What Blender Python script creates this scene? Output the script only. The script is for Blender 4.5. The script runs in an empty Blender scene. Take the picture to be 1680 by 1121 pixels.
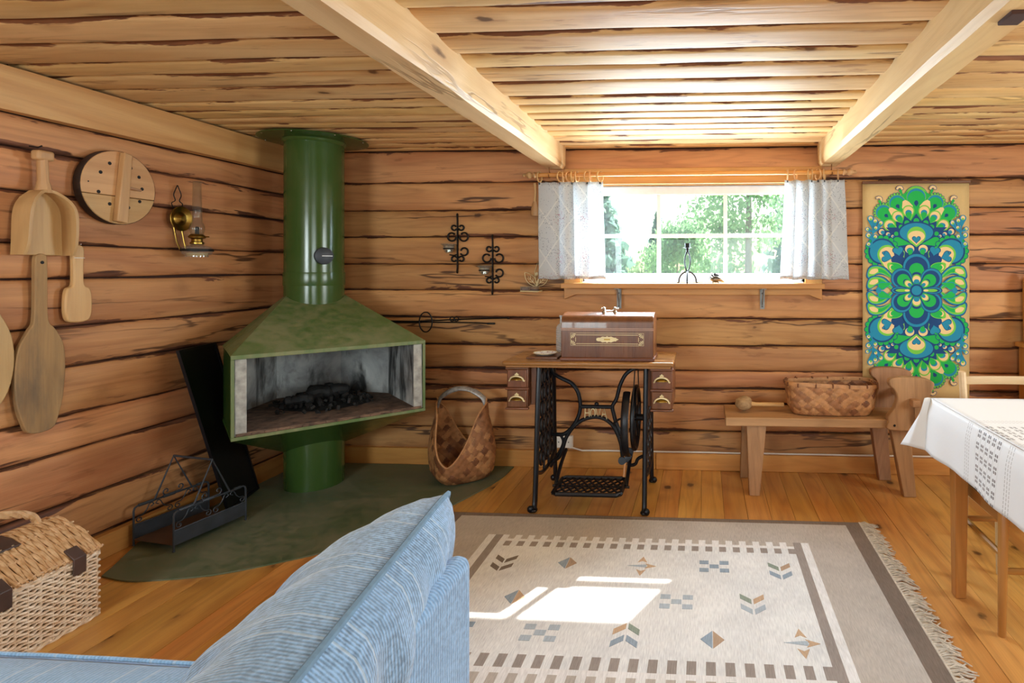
import bpy, bmesh, math, random
from mathutils import Vector, Matrix, Euler
from math import sin, cos, pi, radians, sqrt
random.seed(7)
scene = bpy.context.scene
C = scene.collection

# ------------------------------------------------------------------ camera
cam_data = bpy.data.cameras.new('camera')
cam = bpy.data.objects.new('camera', cam_data); C.objects.link(cam)
cam.location = (0, 0, 1.25)
cam.rotation_euler = (radians(90), 0, math.atan(55/930))
cam_data.sensor_fit = 'HORIZONTAL'; cam_data.sensor_width = 36
cam_data.lens = 930/1680*36
cam_data.shift_x = (840-1100)/1680
cam_data.shift_y = (440-560.5)/1680
cam_data.clip_start = .02
scene.camera = cam

# ------------------------------------------------------------------ sky, sun, daylight
world = bpy.data.worlds.new('sky'); scene.world = world; world.use_nodes = True
wn = world.node_tree; wn.nodes.clear()
wo = wn.nodes.new('ShaderNodeOutputWorld'); wb = wn.nodes.new('ShaderNodeBackground')
wt = wn.nodes.new('ShaderNodeTexSky'); wt.sky_type = 'NISHITA'; wt.sun_disc = False
wt.sun_elevation = radians(44); wt.sun_rotation = radians(20); wt.air_density = 1.0; wt.dust_density = 3.5; wt.ozone_density = 1.5
wb.inputs['Strength'].default_value = .34
wn.links.new(wt.outputs[0], wb.inputs[0]); wn.links.new(wb.outputs[0], wo.inputs[0])

sun_d = bpy.data.lights.new('sun', 'SUN'); sun_d.energy = 9.5; sun_d.angle = radians(.6); sun_d.color = (1, .94, .84)
sun = bpy.data.objects.new('sun', sun_d); C.objects.link(sun)
sun.rotation_euler = Vector((-.5, -1, -1.03)).to_track_quat('-Z', 'Y').to_euler()

def window_light(name, loc, aim, sx, sy, power, col):
    d = bpy.data.lights.new(name, 'AREA'); d.shape = 'RECTANGLE'; d.size = sx; d.size_y = sy; d.energy = power; d.color = col
    o = bpy.data.objects.new(name, d); C.objects.link(o); o.location = loc
    o.rotation_euler = Vector(aim).to_track_quat('-Z', 'Y').to_euler()
# daylight entering by the visible window, by the right-hand windows and by a window behind the viewer, plus an added rear fill
window_light('daylight_back_window', (-.075, 3.575, 1.465), (0, -1, -.1), 1.24, .50, 42, (.66, .84, 1))
window_light('daylight_right_window', (2.86, 1.5, 1.35), (-1, 0, -.1), 1.3, .9, 64, (.84, .93, 1))
window_light('daylight_rear_window', (.85, -1.74, 1.35), (0, 1, -.1), 1.6, 1.0, 54, (.80, .91, 1))
window_light('rear_side_fill', (-1.75, -1.74, 1.35), (0, 1, -.1), 1.0, 1.0, 74, (.80, .91, 1))  # fill added behind the viewer to brighten the floor and hearth at left

vs = scene.view_settings
vs.view_transform = 'Standard'; vs.look = 'None'; vs.gamma = 1; vs.use_curve_mapping = False
vs.exposure = .56
scene.display_settings.display_device = 'sRGB'
scene.cycles.max_bounces = 7; scene.cycles.diffuse_bounces = 4; scene.cycles.transparent_max_bounces = 12
scene.cycles.caustics_reflective = False; scene.cycles.caustics_refractive = False
scene.cycles.sample_clamp_indirect = 6

# ------------------------------------------------------------------ helpers
def vn(x, seed=0):
    """smooth 1-D value noise in -1..1"""
    i = math.floor(x); f = x - i; f = f*f*(3-2*f)
    def h(n):
        n = math.sin(n*127.1 + seed*311.7)*43758.5453
        return (n - math.floor(n))*2 - 1
    return h(i)*(1-f) + h(i+1)*f
def fbm(x, seed=0): return vn(x, seed)*.6 + vn(x*2.3, seed+5)*.28 + vn(x*5.1, seed+9)*.14

class B:
    """collects shapes; build() links them as ONE mesh object"""
    def __init__(s): s.v = []; s.f = []; s.m = []; s.attr = None
    def add(s, vs, fs, mi=0, M=None):
        o = len(s.v)
        s.v += [tuple((M @ Vector(p)) if M is not None else p) for p in vs]
        for f in fs: s.f.append(tuple(i+o for i in f)); s.m.append(mi)
        return s
    def box(s, x0, x1, y0, y1, z0, z1, mi=0, M=None):
        vs = [(x, y, z) for z in (z0, z1) for y in (y0, y1) for x in (x0, x1)]
        return s.add(vs, [(0,2,3,1),(4,5,7,6),(0,1,5,4),(2,6,7,3),(0,4,6,2),(1,3,7,5)], mi, M)
    def prism(s, poly, a0, a1, axis='y', mi=0, M=None):
        """poly of 2-D points extruded along axis; (x,z) for y, (y,z) for x, (x,y) for z"""
        ar = sum(poly[i][0]*poly[(i+1)%len(poly)][1]-poly[(i+1)%len(poly)][0]*poly[i][1] for i in range(len(poly)))
        if ar < 0: poly = poly[::-1]
        def p3(p, a): return {'y': (p[0], a, p[1]), 'x': (a, p[0], p[1]), 'z': (p[0], p[1], a)}[axis]
        n = len(poly); vs = [p3(p, a0) for p in poly] + [p3(p, a1) for p in poly]
        fs = [tuple(range(n)), tuple(range(2*n-1, n-1, -1))] + [(i, n+i, n+(i+1)%n, (i+1)%n) for i in range(n)]
        if axis == 'x' or axis == 'z': fs = [f[::-1] for f in fs]
        return s.add(vs, fs, mi, M)
    def tube(s, pts, r, n=8, closed=False, mi=0, flat=None, M=None):
        """tube along pts; r number or list; flat=(a,b) gives an elliptic section"""
        P = [Vector(p) for p in pts]; k = len(P)
        rs = r if isinstance(r, (list, tuple)) else [r]*k
        T = []
        for i in range(k):
            a = P[(i-1) % k] if (closed or i > 0) else P[i]; b = P[(i+1) % k] if (closed or i < k-1) else P[i]
            t = (b-a); T.append(t.normalized() if t.length > 1e-9 else Vector((0,0,1)))
        up = Vector((0,0,1)) if abs(T[0].z) < .9 else Vector((1,0,0))
        nrm = (up - T[0]*up.dot(T[0])).normalized(); vs = []
        for i in range(k):
            nrm = (nrm - T[i]*nrm.dot(T[i]))
            nrm = nrm.normalized() if nrm.length > 1e-6 else T[i].orthogonal().normalized()
            bn = T[i].cross(nrm)
            fa, fb = flat if flat else (1, 1)
            for j in range(n):
                a = 2*pi*j/n + pi/n
                vs.append(tuple(P[i] + nrm*cos(a)*rs[i]*fa + bn*sin(a)*rs[i]*fb))
        fs = []
        for i in range(k if closed else k-1):
            i2 = (i+1) % k
            for j in range(n): fs.append((i*n+j, i*n+(j+1)%n, i2*n+(j+1)%n, i2*n+j))
        if not closed: fs += [tuple(range(n-1, -1, -1)), tuple((k-1)*n+j for j in range(n))]
        return s.add(vs, fs, mi, M)
    def cyl(s, p0, p1, r0, r1=None, n=16, mi=0, M=None):
        return s.tube([p0, p1], [r0, r0 if r1 is None else r1], n, mi=mi, M=M)
    def lathe(s, prof, n=24, c=(0,0,0), mi=0, sx=1, sy=1, M=None, cap=True):
        """prof: (radius, z) pairs about the z axis"""
        vs = [(c[0]+r*cos(2*pi*j/n)*sx, c[1]+r*sin(2*pi*j/n)*sy, c[2]+z) for r, z in prof for j in range(n)]
        k = len(prof)
        fs = [(i*n+j, i*n+(j+1)%n, (i+1)*n+(j+1)%n, (i+1)*n+j) for i in range(k-1) for j in range(n)]
        if cap:
            if prof[0][0] > 1e-5: fs.append(tuple(range(n-1, -1, -1)))
            if prof[-1][0] > 1e-5: fs.append(tuple((k-1)*n+j for j in range(n)))
        return s.add(vs, fs, mi, M)
    def ball(s, c, rx, ry=None, rz=None, n=12, m=8, mi=0, M=None):
        ry = ry or rx; rz = rz or rx
        vs = [(c[0]+rx*sin(pi*i/m)*cos(2*pi*j/n), c[1]+ry*sin(pi*i/m)*sin(2*pi*j/n), c[2]-rz*cos(pi*i/m)) for i in range(m+1) for j in range(n)]
        fs = [(i*n+j, i*n+(j+1)%n, (i+1)*n+(j+1)%n, (i+1)*n+j) for i in range(m) for j in range(n)]
        return s.add(vs, fs, mi, M)
    def grid(s, fn, nu, nv, mi=0, closed_u=False):
        vs = [tuple(fn(i/nu, j/nv)) for i in range(nu+(0 if closed_u else 1)) for j in range(nv+1)]
        k = nv+1; nn = nu if closed_u else nu+1
        fs = [(i*k+j, ((i+1) % nn)*k+j, ((i+1) % nn)*k+j+1, i*k+j+1) for i in range(nu) for j in range(nv)]
        return s.add(vs, fs, mi)
    def mesh(s, name, mats, smooth=35):
        me = bpy.data.meshes.new(name); me.from_pydata(s.v, [], s.f)
        for m in (mats if isinstance(mats, (list, tuple)) else [mats]): me.materials.append(m)
        me.polygons.foreach_set('material_index', s.m)
        if s.attr:
            for nm, vals in s.attr.items():
                a = me.attributes.new(nm, 'FLOAT', 'POINT'); a.data.foreach_set('value', vals)
        me.validate()
        bm = bmesh.new(); bm.from_mesh(me)
        bmesh.ops.recalc_face_normals(bm, faces=bm.faces) if not getattr(s, 'open', False) else None
        bm.to_mesh(me); bm.free()
        if smooth:
            me.polygons.foreach_set('use_smooth', [True]*len(me.polygons)); me.set_sharp_from_angle(angle=radians(smooth))
        me.update(); return me
    def build(s, name, mats, parent=None, smooth=35, bevel=0, seg=2, solid=0, sub=0, loc=None, rot=None):
        o = bpy.data.objects.new(name, s.mesh(name, mats, smooth)); C.objects.link(o)
        if parent is not None: o.parent = parent
        if loc: o.location = loc
        if rot: o.rotation_euler = rot
        if solid:
            md = o.modifiers.new('thickness', 'SOLIDIFY'); md.thickness = solid; md.offset = 0
        if bevel:
            md = o.modifiers.new('bevel', 'BEVEL'); md.width = bevel; md.segments = seg; md.limit_method = 'ANGLE'; md.angle_limit = radians(40)
        if sub:
            md = o.modifiers.new('subdivision', 'SUBSURF'); md.levels = sub; md.render_levels = sub
        return o

def tag(o, label=None, cat=None, group=None, kind=None):
    if label: o['label'] = label
    if cat: o['category'] = cat
    if group: o['group'] = group
    if kind: o['kind'] = kind
    return o
def thing(name, loc, label, cat, rz=0, group=None, rot=None):
    o = bpy.data.objects.new(name, None); C.objects.link(o); o.location = loc
    o.rotation_euler = rot if rot else (0, 0, rz); o.empty_display_size = .05
    return tag(o, label, cat, group)
def inst(me, name, parent, loc=(0,0,0), rot=(0,0,0), scale=(1,1,1)):
    o = bpy.data.objects.new(name, me); C.objects.link(o); o.parent = parent
    o.location = loc; o.rotation_euler = rot; o.scale = scale
    return o
def arc(cx, cy, r, a0, a1, n=12, ry=None):
    ry = ry or r
    return [(cx+r*cos(radians(a0+(a1-a0)*i/n)), cy+ry*sin(radians(a0+(a1-a0)*i/n))) for i in range(n+1)]
def catmull(pts, n=6, closed=False):
    P = [Vector(p) for p in pts]; k = len(P); out = []
    rng = range(k) if closed else range(k-1)
    for i in rng:
        a = P[(i-1) % k] if (closed or i > 0) else P[i]*2-P[i+1]; b = P[i]; c = P[(i+1) % k]
        d = P[(i+2) % k] if (closed or i < k-2) else c*2-b
        for j in range(n):
            t = j/n
            out.append(.5*((2*b)+(c-a)*t+(2*a-5*b+4*c-d)*t*t+(3*b-a-3*c+d)*t**3))
    if not closed: out.append(P[-1])
    return [tuple(p) for p in out]
def spiral(cx, cy, r0, r1, a0, turns, n=22):
    """2-D spiral points from radius r0 to r1"""
    return [(cx+(r0+(r1-r0)*i/n)*cos(radians(a0)+turns*2*pi*i/n), cy+(r0+(r1-r0)*i/n)*sin(radians(a0)+turns*2*pi*i/n)) for i in range(n+1)]

# ------------------------------------------------------------------ materials
def lin(h):
    if isinstance(h, str):
        h = h.lstrip('#'); h = [int(h[i:i+2], 16)/255 for i in (0, 2, 4)]
        h = [c/12.92 if c <= .04045 else ((c+.055)/1.055)**2.4 for c in h]
    return (*h[:3], 1)
class NT:
    def __init__(s, name):
        s.mat = bpy.data.materials.new(name); s.mat.use_nodes = True; s.t = s.mat.node_tree; s.t.nodes.clear()
        s.out = s.t.nodes.new('ShaderNodeOutputMaterial')
    def n(s, typ, **k):
        nd = s.t.nodes.new('ShaderNode'+typ)
        for a, v in k.items():
            if a.startswith('i_'):
                key = a[2:]; key = int(key) if key.isdigit() else key.replace('_', ' ')
                s.set(nd.inputs[key], v)
            else: setattr(nd, a, v)
        return nd
    def set(s, inp, v):
        if isinstance(v, bpy.types.NodeSocket): s.t.links.new(v, inp)
        elif isinstance(v, bpy.types.Node): s.t.links.new(v.outputs[0], inp)
        else: inp.default_value = v
    def math(s, op, a, b=0.0, c=None):
        nd = s.n('Math', operation=op); s.set(nd.inputs[0], a); s.set(nd.inputs[1], b)
        if c is not None: s.set(nd.inputs[2], c)
        return nd.outputs[0]
    def mix(s, f, a, b, blend='MIX'):
        nd = s.n('MixRGB', blend_type=blend); s.set(nd.inputs[0], f); s.set(nd.inputs[1], a); s.set(nd.inputs[2], b); return nd.outputs[0]
    def ramp(s, f, *stops):
        nd = s.n('ValToRGB'); s.set(nd.inputs[0], f); e = nd.color_ramp.elements
        while len(e) < len(stops): e.new(.5)
        for el, (p, c) in zip(e, stops): el.position = p; el.color = c if isinstance(c, tuple) else (lin(c) if isinstance(c, str) else (c, c, c, 1))
        return nd.outputs[0]
    def noise(s, vec, scale, detail=3, rough=.5, dist=0):
        nd = s.n('TexNoise'); s.set(nd.inputs['Vector'], vec); nd.inputs['Scale'].default_value = scale
        nd.inputs['Detail'].default_value = detail; nd.inputs['Roughness'].default_value = rough; nd.inputs['Distortion'].default_value = dist
        return nd.outputs['Fac']
    def coords(s, scale=(1,1,1), rnd=True, src='Object'):
        tc = s.n('TexCoord').outputs[src]
        if rnd:
            oi = s.n('ObjectInfo').outputs['Random']
            off = s.n('CombineXYZ'); s.set(off.inputs[0], s.math('MULTIPLY', oi, 37.0)); s.set(off.inputs[1], s.math('MULTIPLY', oi, 91.0)); s.set(off.inputs[2], s.math('MULTIPLY', oi, 53.0))
            va = s.n('VectorMath', operation='ADD'); s.set(va.inputs[0], tc); s.set(va.inputs[1], off); tc = va.outputs[0]
        mp = s.n('Mapping'); s.set(mp.inputs['Vector'], tc); mp.inputs['Scale'].default_value = scale
        return mp.outputs[0]
    def finish(s, col, rough=.5, metal=0, bump=None, bstr=.2, bdist=.003, spec=.5, coat=0, **k):
        p = s.n('BsdfPrincipled'); s.set(p.inputs['Base Color'], col); s.set(p.inputs['Roughness'], rough); s.set(p.inputs['Metallic'], metal)
        p.inputs['Specular IOR Level'].default_value = spec; p.inputs['Coat Weight'].default_value = coat
        for a, v in k.items(): s.set(p.inputs[a.replace('_', ' ')], v)
        if bump is not None:
            b = s.n('Bump'); b.inputs['Strength'].default_value = bstr; b.inputs['Distance'].default_value = bdist
            s.set(b.inputs['Height'], bump); s.set(p.inputs['Normal'], b.outputs[0])
        s.p = p; s.t.links.new(p.outputs[0], s.out.inputs[0]); return s.mat

def plain(name, col, rough=.5, metal=0, var=.12, scale=18, spec=.5, coat=0, bstr=.05):
    m = NT(name); c = lin(col); co = m.coords()
    n = m.noise(co, scale, 4)
    d = tuple(x*(1-var*2) for x in c[:3])+(1,); l = tuple(min(1, x*(1+var)) for x in c[:3])+(1,)
    return m.finish(m.ramp(n, (.3, d), (.7, l)), m.math('MULTIPLY_ADD', n, .12, rough-.06), metal, bump=n, bstr=bstr, spec=spec, coat=coat)

def wood(name, axis, light, mid, dark, rough=.5, knots=.6, bark=None, scale=1.0, streak=.5, spec=.4, coat=0, worn=None, thin=None, crack=0, fleck=0, barkw=.26, kr=1.0, kd=1.0):
    """grain along the object's own axis; bark = colour that creeps in from the 'edge' attribute"""
    m = NT(name); ai = 'xyz'.index(axis)
    def st(long, across): v = [across]*3; v[ai] = long; return tuple(v)
    co = m.coords(st(.55*scale, 5*scale)); fine = m.coords(st(2.2*scale, 70*scale))
    broad = m.noise(co, 1.6, 4, .55, .6)
    rings = m.math('SINE', m.math('MULTIPLY', m.noise(co, 1.0, 2, .5, .35), 62.0))
    rings = m.math('MULTIPLY_ADD', rings, .5, .5)
    fn = m.noise(fine, 3, 3, .6)
    col = m.ramp(broad, (.28, mid), (.62, light))
    rnd = m.n('ObjectInfo').outputs['Random']
    hv = m.n('HueSaturation'); m.set(hv.inputs['Color'], col); m.set(hv.inputs['Value'], m.math('MULTIPLY_ADD', rnd, .26, .87)); m.set(hv.inputs['Hue'], m.math('MULTIPLY_ADD', m.math('FRACT', m.math('MULTIPLY', rnd, 17.3)), .016, .492)); col = hv.outputs[0]
    col = m.mix(m.math('MULTIPLY', m.math('POWER', rings, 3.0), .30*streak+.05), col, lin(dark))
    col = m.mix(m.math('MULTIPLY', m.math('SUBTRACT', .62, fn), 1.1*streak), col, lin(dark))
    if streak > .3:
        sc = m.ramp(m.noise(m.coords(st((2.6 if fleck else 1.1)*scale, 16*scale)), 1.5, 5, .6, .3), (.60, 0.0), (.68 if fleck else .72, 1.0))
        col = m.mix(m.math('MULTIPLY', sc, fleck or .55*streak), col, lin(dark))
    if knots:
        ks = list(st(1.7*scale*kd, 5.2*scale))
        if thin: ks['xyz'.index(thin)] = 0
        kc = m.coords(tuple(ks)); vo = m.n('TexVoronoi'); m.set(vo.inputs['Vector'], kc); vo.inputs['Scale'].default_value = 1.0
        d = m.math('ADD', vo.outputs['Distance'], m.math('MULTIPLY', m.math('SUBTRACT', m.noise(kc, 9, 2), .5), .10))
        sep = m.n('SeparateColor'); m.set(sep.inputs[0], vo.outputs['Color'])
        gate = m.math('GREATER_THAN', sep.outputs[0], 1-knots)
        kn = m.ramp(d, (.055*kr, 1.0), (.095*kr, 0.0)); halo = m.ramp(d, (.07*kr, 1.0), (.26*kr, 0.0))
        col = m.mix(m.math('MULTIPLY', m.math('MULTIPLY', halo, gate), .38), col, lin(dark))
        kd = tuple(x*.28 for x in lin(dark)[:3])+(1,)
        col = m.mix(m.math('MULTIPLY', m.math('MULTIPLY', kn, gate), .82), col, kd)
    h = m.math('ADD', m.math('MULTIPLY', fn, .5), m.math('MULTIPLY', broad, .8))
    if crack:
        cn = m.noise(m.coords(st(.32, 3.4)), 1.0, 5, .55, .2); cg = m.ramp(m.noise(m.coords(st(.9, 1.5)), 1.3, 2), (.44, 0.0), (.56, 1.0))
        ck = m.math('MULTIPLY', m.ramp(m.math('ABSOLUTE', m.math('SUBTRACT', cn, .5)), (.0035, 1.0), (.009, 0.0)), cg)
        col = m.mix(m.math('MULTIPLY', ck, crack), col, tuple(x*.35 for x in lin(dark)[:3])+(1,)); h = m.math('SUBTRACT', h, ck)
    ro = m.math('MULTIPLY_ADD', fn, .2, rough-.1)
    if bark:
        at = m.n('Attribute', attribute_name='edge').outputs['Fac']
        nb = m.noise(m.coords(st(1.6, 11)), 1.3, 5, .62, .4)
        w = m.math('MULTIPLY', m.math('POWER', m.math('MAXIMUM', m.math('SUBTRACT', nb, .47), 0.0), 1.1), barkw)
        e = m.math('DIVIDE', m.math('SUBTRACT', w, m.math('SUBTRACT', at, .0015)), .004)
        e = m.n('Clamp', i_0=e).outputs[0]
        bn = m.noise(m.coords(st(3, 22)), 2, 3)
        col = m.mix(e, col, m.ramp(bn, (.3, bark[0]), (.7, bark[1])))
        h = m.math('SUBTRACT', h, m.math('MULTIPLY', e, .9))
    if worn:
        wn_ = m.ramp(m.noise(m.coords(st(1.2, 4)), 2.2, 5, .6), (.5, 0.0), (.68, 1.0)); col = m.mix(m.math('MULTIPLY', wn_, .6), col, lin(worn))
    return m.finish(col, ro, 0, bump=h, bstr=.35, bdist=.0035, spec=spec, coat=coat)

LOGC = dict(light='#cd955f', mid='#aa6e42', dark='#6a3d20', bark=('#4a2a1b', '#80523a'), rough=.6, knots=.32, streak=.42, thin='y', crack=.9, fleck=.35, kd=2.2, barkw=.17)
M = {}
for a in 'xyz':
    M['log_'+a] = wood('log_wood_'+a, a, **LOGC)
M['ceil_x'] = wood('ceiling_wood', 'x', '#e6c084', '#d0a062', '#8e5628', .6, .6, bark=('#5e341d', '#8a5838'), streak=.32, thin='y', crack=.5, fleck=.5, barkw=.16, kd=1.8)
M['beam_y'] = wood('beam_wood', 'y', '#e6c690', '#d8b078', '#a06a35', .55, .3, streak=.25, crack=.5)
M['plate_y'] = wood('wall_plate_wood', 'y', '#d0a064', '#bd8548', '#8a5526', .55, .3, streak=.3)
M['floor_y'] = wood('floor_wood', 'y', '#dba458', '#c5843e', '#6b3310', .33, .97, streak=.4, spec=.5, coat=.12, thin='z', kr=1.3, kd=2.3)
for a in 'xyz':
    M['pine_'+a] = wood('pine_'+a, a, '#cf9450', '#b9793a', '#7f4a1e', .45, .4, streak=.35)
    M['pale_'+a] = wood('pale_wood_'+a, a, '#cda36e', '#bc8c57', '#8c5e2e', .5, .12, streak=.3)
    M['grey_'+a] = wood('bench_wood_'+a, a, '#b58a62', '#9d734d', '#5f4029', .65, .35, streak=.5)
    M['chair_'+a] = wood('chair_wood_'+a, a, '#b8803f', '#a06a30', '#6b431c', .38, 0, streak=.3)
    M['dark_'+a] = wood('walnut_'+a, a, '#7d4f33', '#633a24', '#3a2014', .35, 0, streak=.45, scale=1.6, coat=.15)
M['old_z'] = wood('weathered_wood', 'z', '#b48a5c', '#97704a', '#5a4632', .7, .1, streak=.6, worn='#574c40')
M['black'] = plain('black_iron', '#15151a', .38, .3, spec=.5)
M['iron'] = plain('wrought_iron', '#14110f', .55, .4)
M['slate'] = plain('slate_grey_paint', '#3d4249', .5, .3)
M['white'] = plain('white_paint', '#eef0f0', .45, 0, .03)
M['chrome'] = plain('bright_metal', '#c9c9c4', .25, 1, .05)
M['brass'] = plain('brass', '#9a7a38', .3, 1, .15)
M['gold'] = plain('pale_gold_paint', '#d9c596', .45, .2, .06)
M['cream'] = plain('cream_plastic', '#e9e4da', .4, 0, .03)
M['soot'] = plain('charcoal', '#0d0c0c', .75, 0, .3, 60, bstr=.6)
M['leather'] = plain('brown_leather', '#4e3a33', .45, 0, .15)

def glass_mat(name, tint='#ffffff', refl=1.0, rough=0.0, body=0.0, veil=0.0):
    m = NT(name); tr = m.n('BsdfTransparent', i_Color=lin(tint)); gl = m.n('BsdfGlossy', i_Color=(1,1,1,1), i_Roughness=rough)
    fr = m.n('LayerWeight', i_Blend=.12); f = m.math('MULTIPLY_ADD', fr.outputs['Facing'], .55*refl, .03*refl)
    f = m.n('Clamp', i_0=f).outputs[0]
    mx = m.n('MixShader'); m.set(mx.inputs[0], f); m.set(mx.inputs[1], tr); m.set(mx.inputs[2], gl)
    last = mx
    if body:
        df = m.n('BsdfDiffuse', i_Color=(.9,.92,.94,1)); m2 = m.n('MixShader', i_0=body); m.set(m2.inputs[1], mx); m.set(m2.inputs[2], df); last = m2
    if veil:
        tl = m.n('BsdfTranslucent', i_Color=(.80,.90,1,1)); m3 = m.n('MixShader', i_0=veil); m.set(m3.inputs[1], last); m.set(m3.inputs[2], tl); last = m3
    m.t.links.new(last.outputs[0], m.out.inputs[0]); return m.mat
M['glass'] = glass_mat('window_glass', '#fbfdff', .35, veil=.022)
M['clear'] = glass_mat('clear_glass', '#eef2f0', 1.3, .03, .05)
M['thin'] = glass_mat('thin_glass', '#f4f4f0', .55, .02, .012)
M['cut'] = glass_mat('cut_glass', '#eef4f6', 1.6, .06, .30)

# ================================================================== the room
XL, XR, YB, YF, ZC = -2.6, 2.75, 3.53, -1.6, 2.0

def log_mesh(name, L, h, seed, mat, d=.010, gap=.0006, wav=.0012, seg=.05, thick=.05):
    """hewn log: local x along, z up, face at y=0 looking to -y; waney edges sink towards the joints"""
    fr = [0, .035, .10, .24, .42, .60, .78, .90, .965, 1]
    n = max(6, int(L/seg)); b = B(); edge = []
    for i in range(n+1):
        x = L*i/n
        lo = gap + wav*(.8+fbm(x*2.1, seed)) + .011*max(0, fbm(x*.9, seed+3)-.12); hi = h - gap - wav*(.8+fbm(x*1.8, seed+7)) - 0.011*max(0, fbm(x*.8, seed+2)-.12)
        for k, t in enumerate(fr):
            z = lo + (hi-lo)*t
            e = min(z-lo, hi-z); s = max(0, 1-e/.015)
            y = d*s*s + .006*(2*t-1)**2 + .0022*fbm(x*2.4+t*3, seed+11)
            b.v.append((x, y, z)); edge.append(e)
        b.v.append((x, thick, lo)); edge.append(0); b.v.append((x, thick, hi)); edge.append(0)
    k = len(fr)+2; q = len(fr)
    for i in range(n):
        for j in range(q-1): b.f.append((i*k+j, (i+1)*k+j, (i+1)*k+j+1, i*k+j+1)); b.m.append(0)
        b.f.append((i*k+q, (i+1)*k+q, (i+1)*k, i*k)); b.m.append(0)
        b.f.append((i*k+q-1, (i+1)*k+q-1, (i+1)*k+q+1, i*k+q+1)); b.m.append(0)
        b.f.append((i*k+q+1, (i+1)*k+q+1, (i+1)*k+q, i*k+q)); b.m.append(0)
    for i, rev in ((0, False), (n, True)):
        ring = [i*k+q] + [i*k+j for j in range(q)] + [i*k+q+1]
        b.f.append(tuple(ring if not rev else ring[::-1])); b.m.append(0)
    b.attr = {'edge': edge}
    return b.mesh(name, mat, 50)

M['tow'] = plain('dark_joint', '#45291d', .9)
M['zinc'] = plain('zinc_steel', '#8d8d89', .55, .5)
M['slab'] = plain('rough_slab', '#4a3020', .9)
BACK = [2.0, 1.797, 1.62, 1.45, 1.276, 1.11, .935, .765, .61, .50, .405, .235, .02]
LEFT = [1.835, 1.71, 1.546, 1.346, 1.21, 1.01, .846, .647, .50, .287, .10, .0]
WX0, WX1, WZ0, WZ1 = -.768, .615, 1.165, 1.77          # window opening

# wall_back: slab with the opening, logs as parts
b = B(); Y0, Y1 = YB+.045, 3.66
b.box(XL-.2, WX0, Y0, Y1, -.1, 2.1); b.box(WX1, XR+.2, Y0, Y1, -.1, 2.1); b.box(WX0, WX1, Y0, Y1, -.1, WZ0); b.box(WX0, WX1, Y0, Y1, WZ1, 2.1)
wall_back = tag(b.build('wall_back', M['tow'], smooth=0), 'log wall of hewn orange logs with the window', kind='structure')
for i in range(len(BACK)-1):
    z1, z0 = BACK[i], BACK[i+1]
    spans = [(XL, XR)]
    if z1 <= 1.80 and z0 >= 1.10: spans = [(XL, WX0), (WX1, XR)]
    for j, (x0, x1) in enumerate(spans):
        me = log_mesh('log', x1-x0, z1-z0, 20+i*3+j*50, M['log_x'])
        inst(me, 'log', wall_back, (x0, YB, z0))
# wall_left
wall_left = tag(B().box(XL-.2, XL-.045, YF-.2, YB+.13, -.1, 2.1).build('wall_left', M['tow'], smooth=0), 'log wall of hewn orange logs with tools hung on it', kind='structure')
for i in range(len(LEFT)-1):
    z1, z0 = LEFT[i], LEFT[i+1]
    inst(log_mesh('log', YB-YF, z1-z0, 200+i*3, M['log_x']), 'log', wall_left, (XL, YF, z0), (0, 0, pi/2))
# wall_right with a window opening (out of view), wall_front behind the viewer
b = B(); b.box(XR+.045, XR+.1, YF-.2, .85, -.1, 2.1); b.box(XR+.045, XR+.1, 2.15, YB+.13, -.1, 2.1); b.box(XR+.045, XR+.1, .85, 2.15, -.1, .9); b.box(XR+.045, XR+.1, .85, 2.15, 1.8, 2.1)
wall_right = tag(b.build('wall_right', M['tow'], smooth=0), 'log wall on the table side', kind='structure')
b = B()
for x0, x1 in ((XL-.2, -2.25), (-1.25, .05), (1.65, XR+.2)): b.box(x0, x1, YF-.1, YF-.045, -.1, 2.1)
for x0, x1 in ((-2.25, -1.25), (.05, 1.65)): b.box(x0, x1, YF-.1, YF-.045, -.1, .85); b.box(x0, x1, YF-.1, YF-.045, 1.85, 2.1)
wall_front = tag(b.build('wall_front', M['tow'], smooth=0), 'log wall opposite the window wall', kind='structure')
ZS = [2.0, 1.8, 1.62, 1.45, 1.27, 1.08, .9, .72, .54, .36, .18, .0]
for i in range(len(ZS)-1):
    z1, z0 = ZS[i], ZS[i+1]
    for (y0, y1) in ([(YF, YB)] if (z0 >= 1.8 or z1 <= .9) else [(YF, .85), (2.15, YB)]):
        inst(log_mesh('log', y1-y0, z1-z0, 400+i*3+int(y0), M['log_x'], seg=.15), 'log', wall_right, (XR, y1, z0), (0, 0, -pi/2))
    for (x0, x1) in ([(XL, XR)] if (z0 >= 1.8 or z1 <= .9) else [(XL, -2.25), (-1.25, .05), (1.65, XR)]):
        inst(log_mesh('log', x1-x0, z1-z0, 500+i*3+int(x0*3), M['log_x'], seg=.15), 'log', wall_front, (x1, YF, z0), (0, 0, pi))

# ceiling: slab, planks, beams
ceiling = tag(B().box(XL-.2, XR+.2, YF-.2, YB+.13, ZC+.05, ZC+.12).build('ceiling', M['slab'], smooth=0), 'ceiling of waney planks on hewn beams', kind='structure')
CE = [3.56, 3.45, 3.33, 3.2, 3.08, 2.96, 2.84, 2.72, 2.59, 2.46, 2.265, 2.10, 1.965, 1.79, 1.61]
y = 1.61; r = random.Random(3)
while y > YF: y -= r.uniform(.13, .21); CE.append(max(y, YF-.02))
for i in range(len(CE)-1):
    h = CE[i]-CE[i+1]
    me = log_mesh('plank', XR-XL, h, 700+i*5, M['ceil_x'], d=.011, gap=.001, wav=.003, thick=.045)
    inst(me, 'plank', ceiling, (XL, CE[i], ZC), (pi/2, 0, 0))

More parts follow.
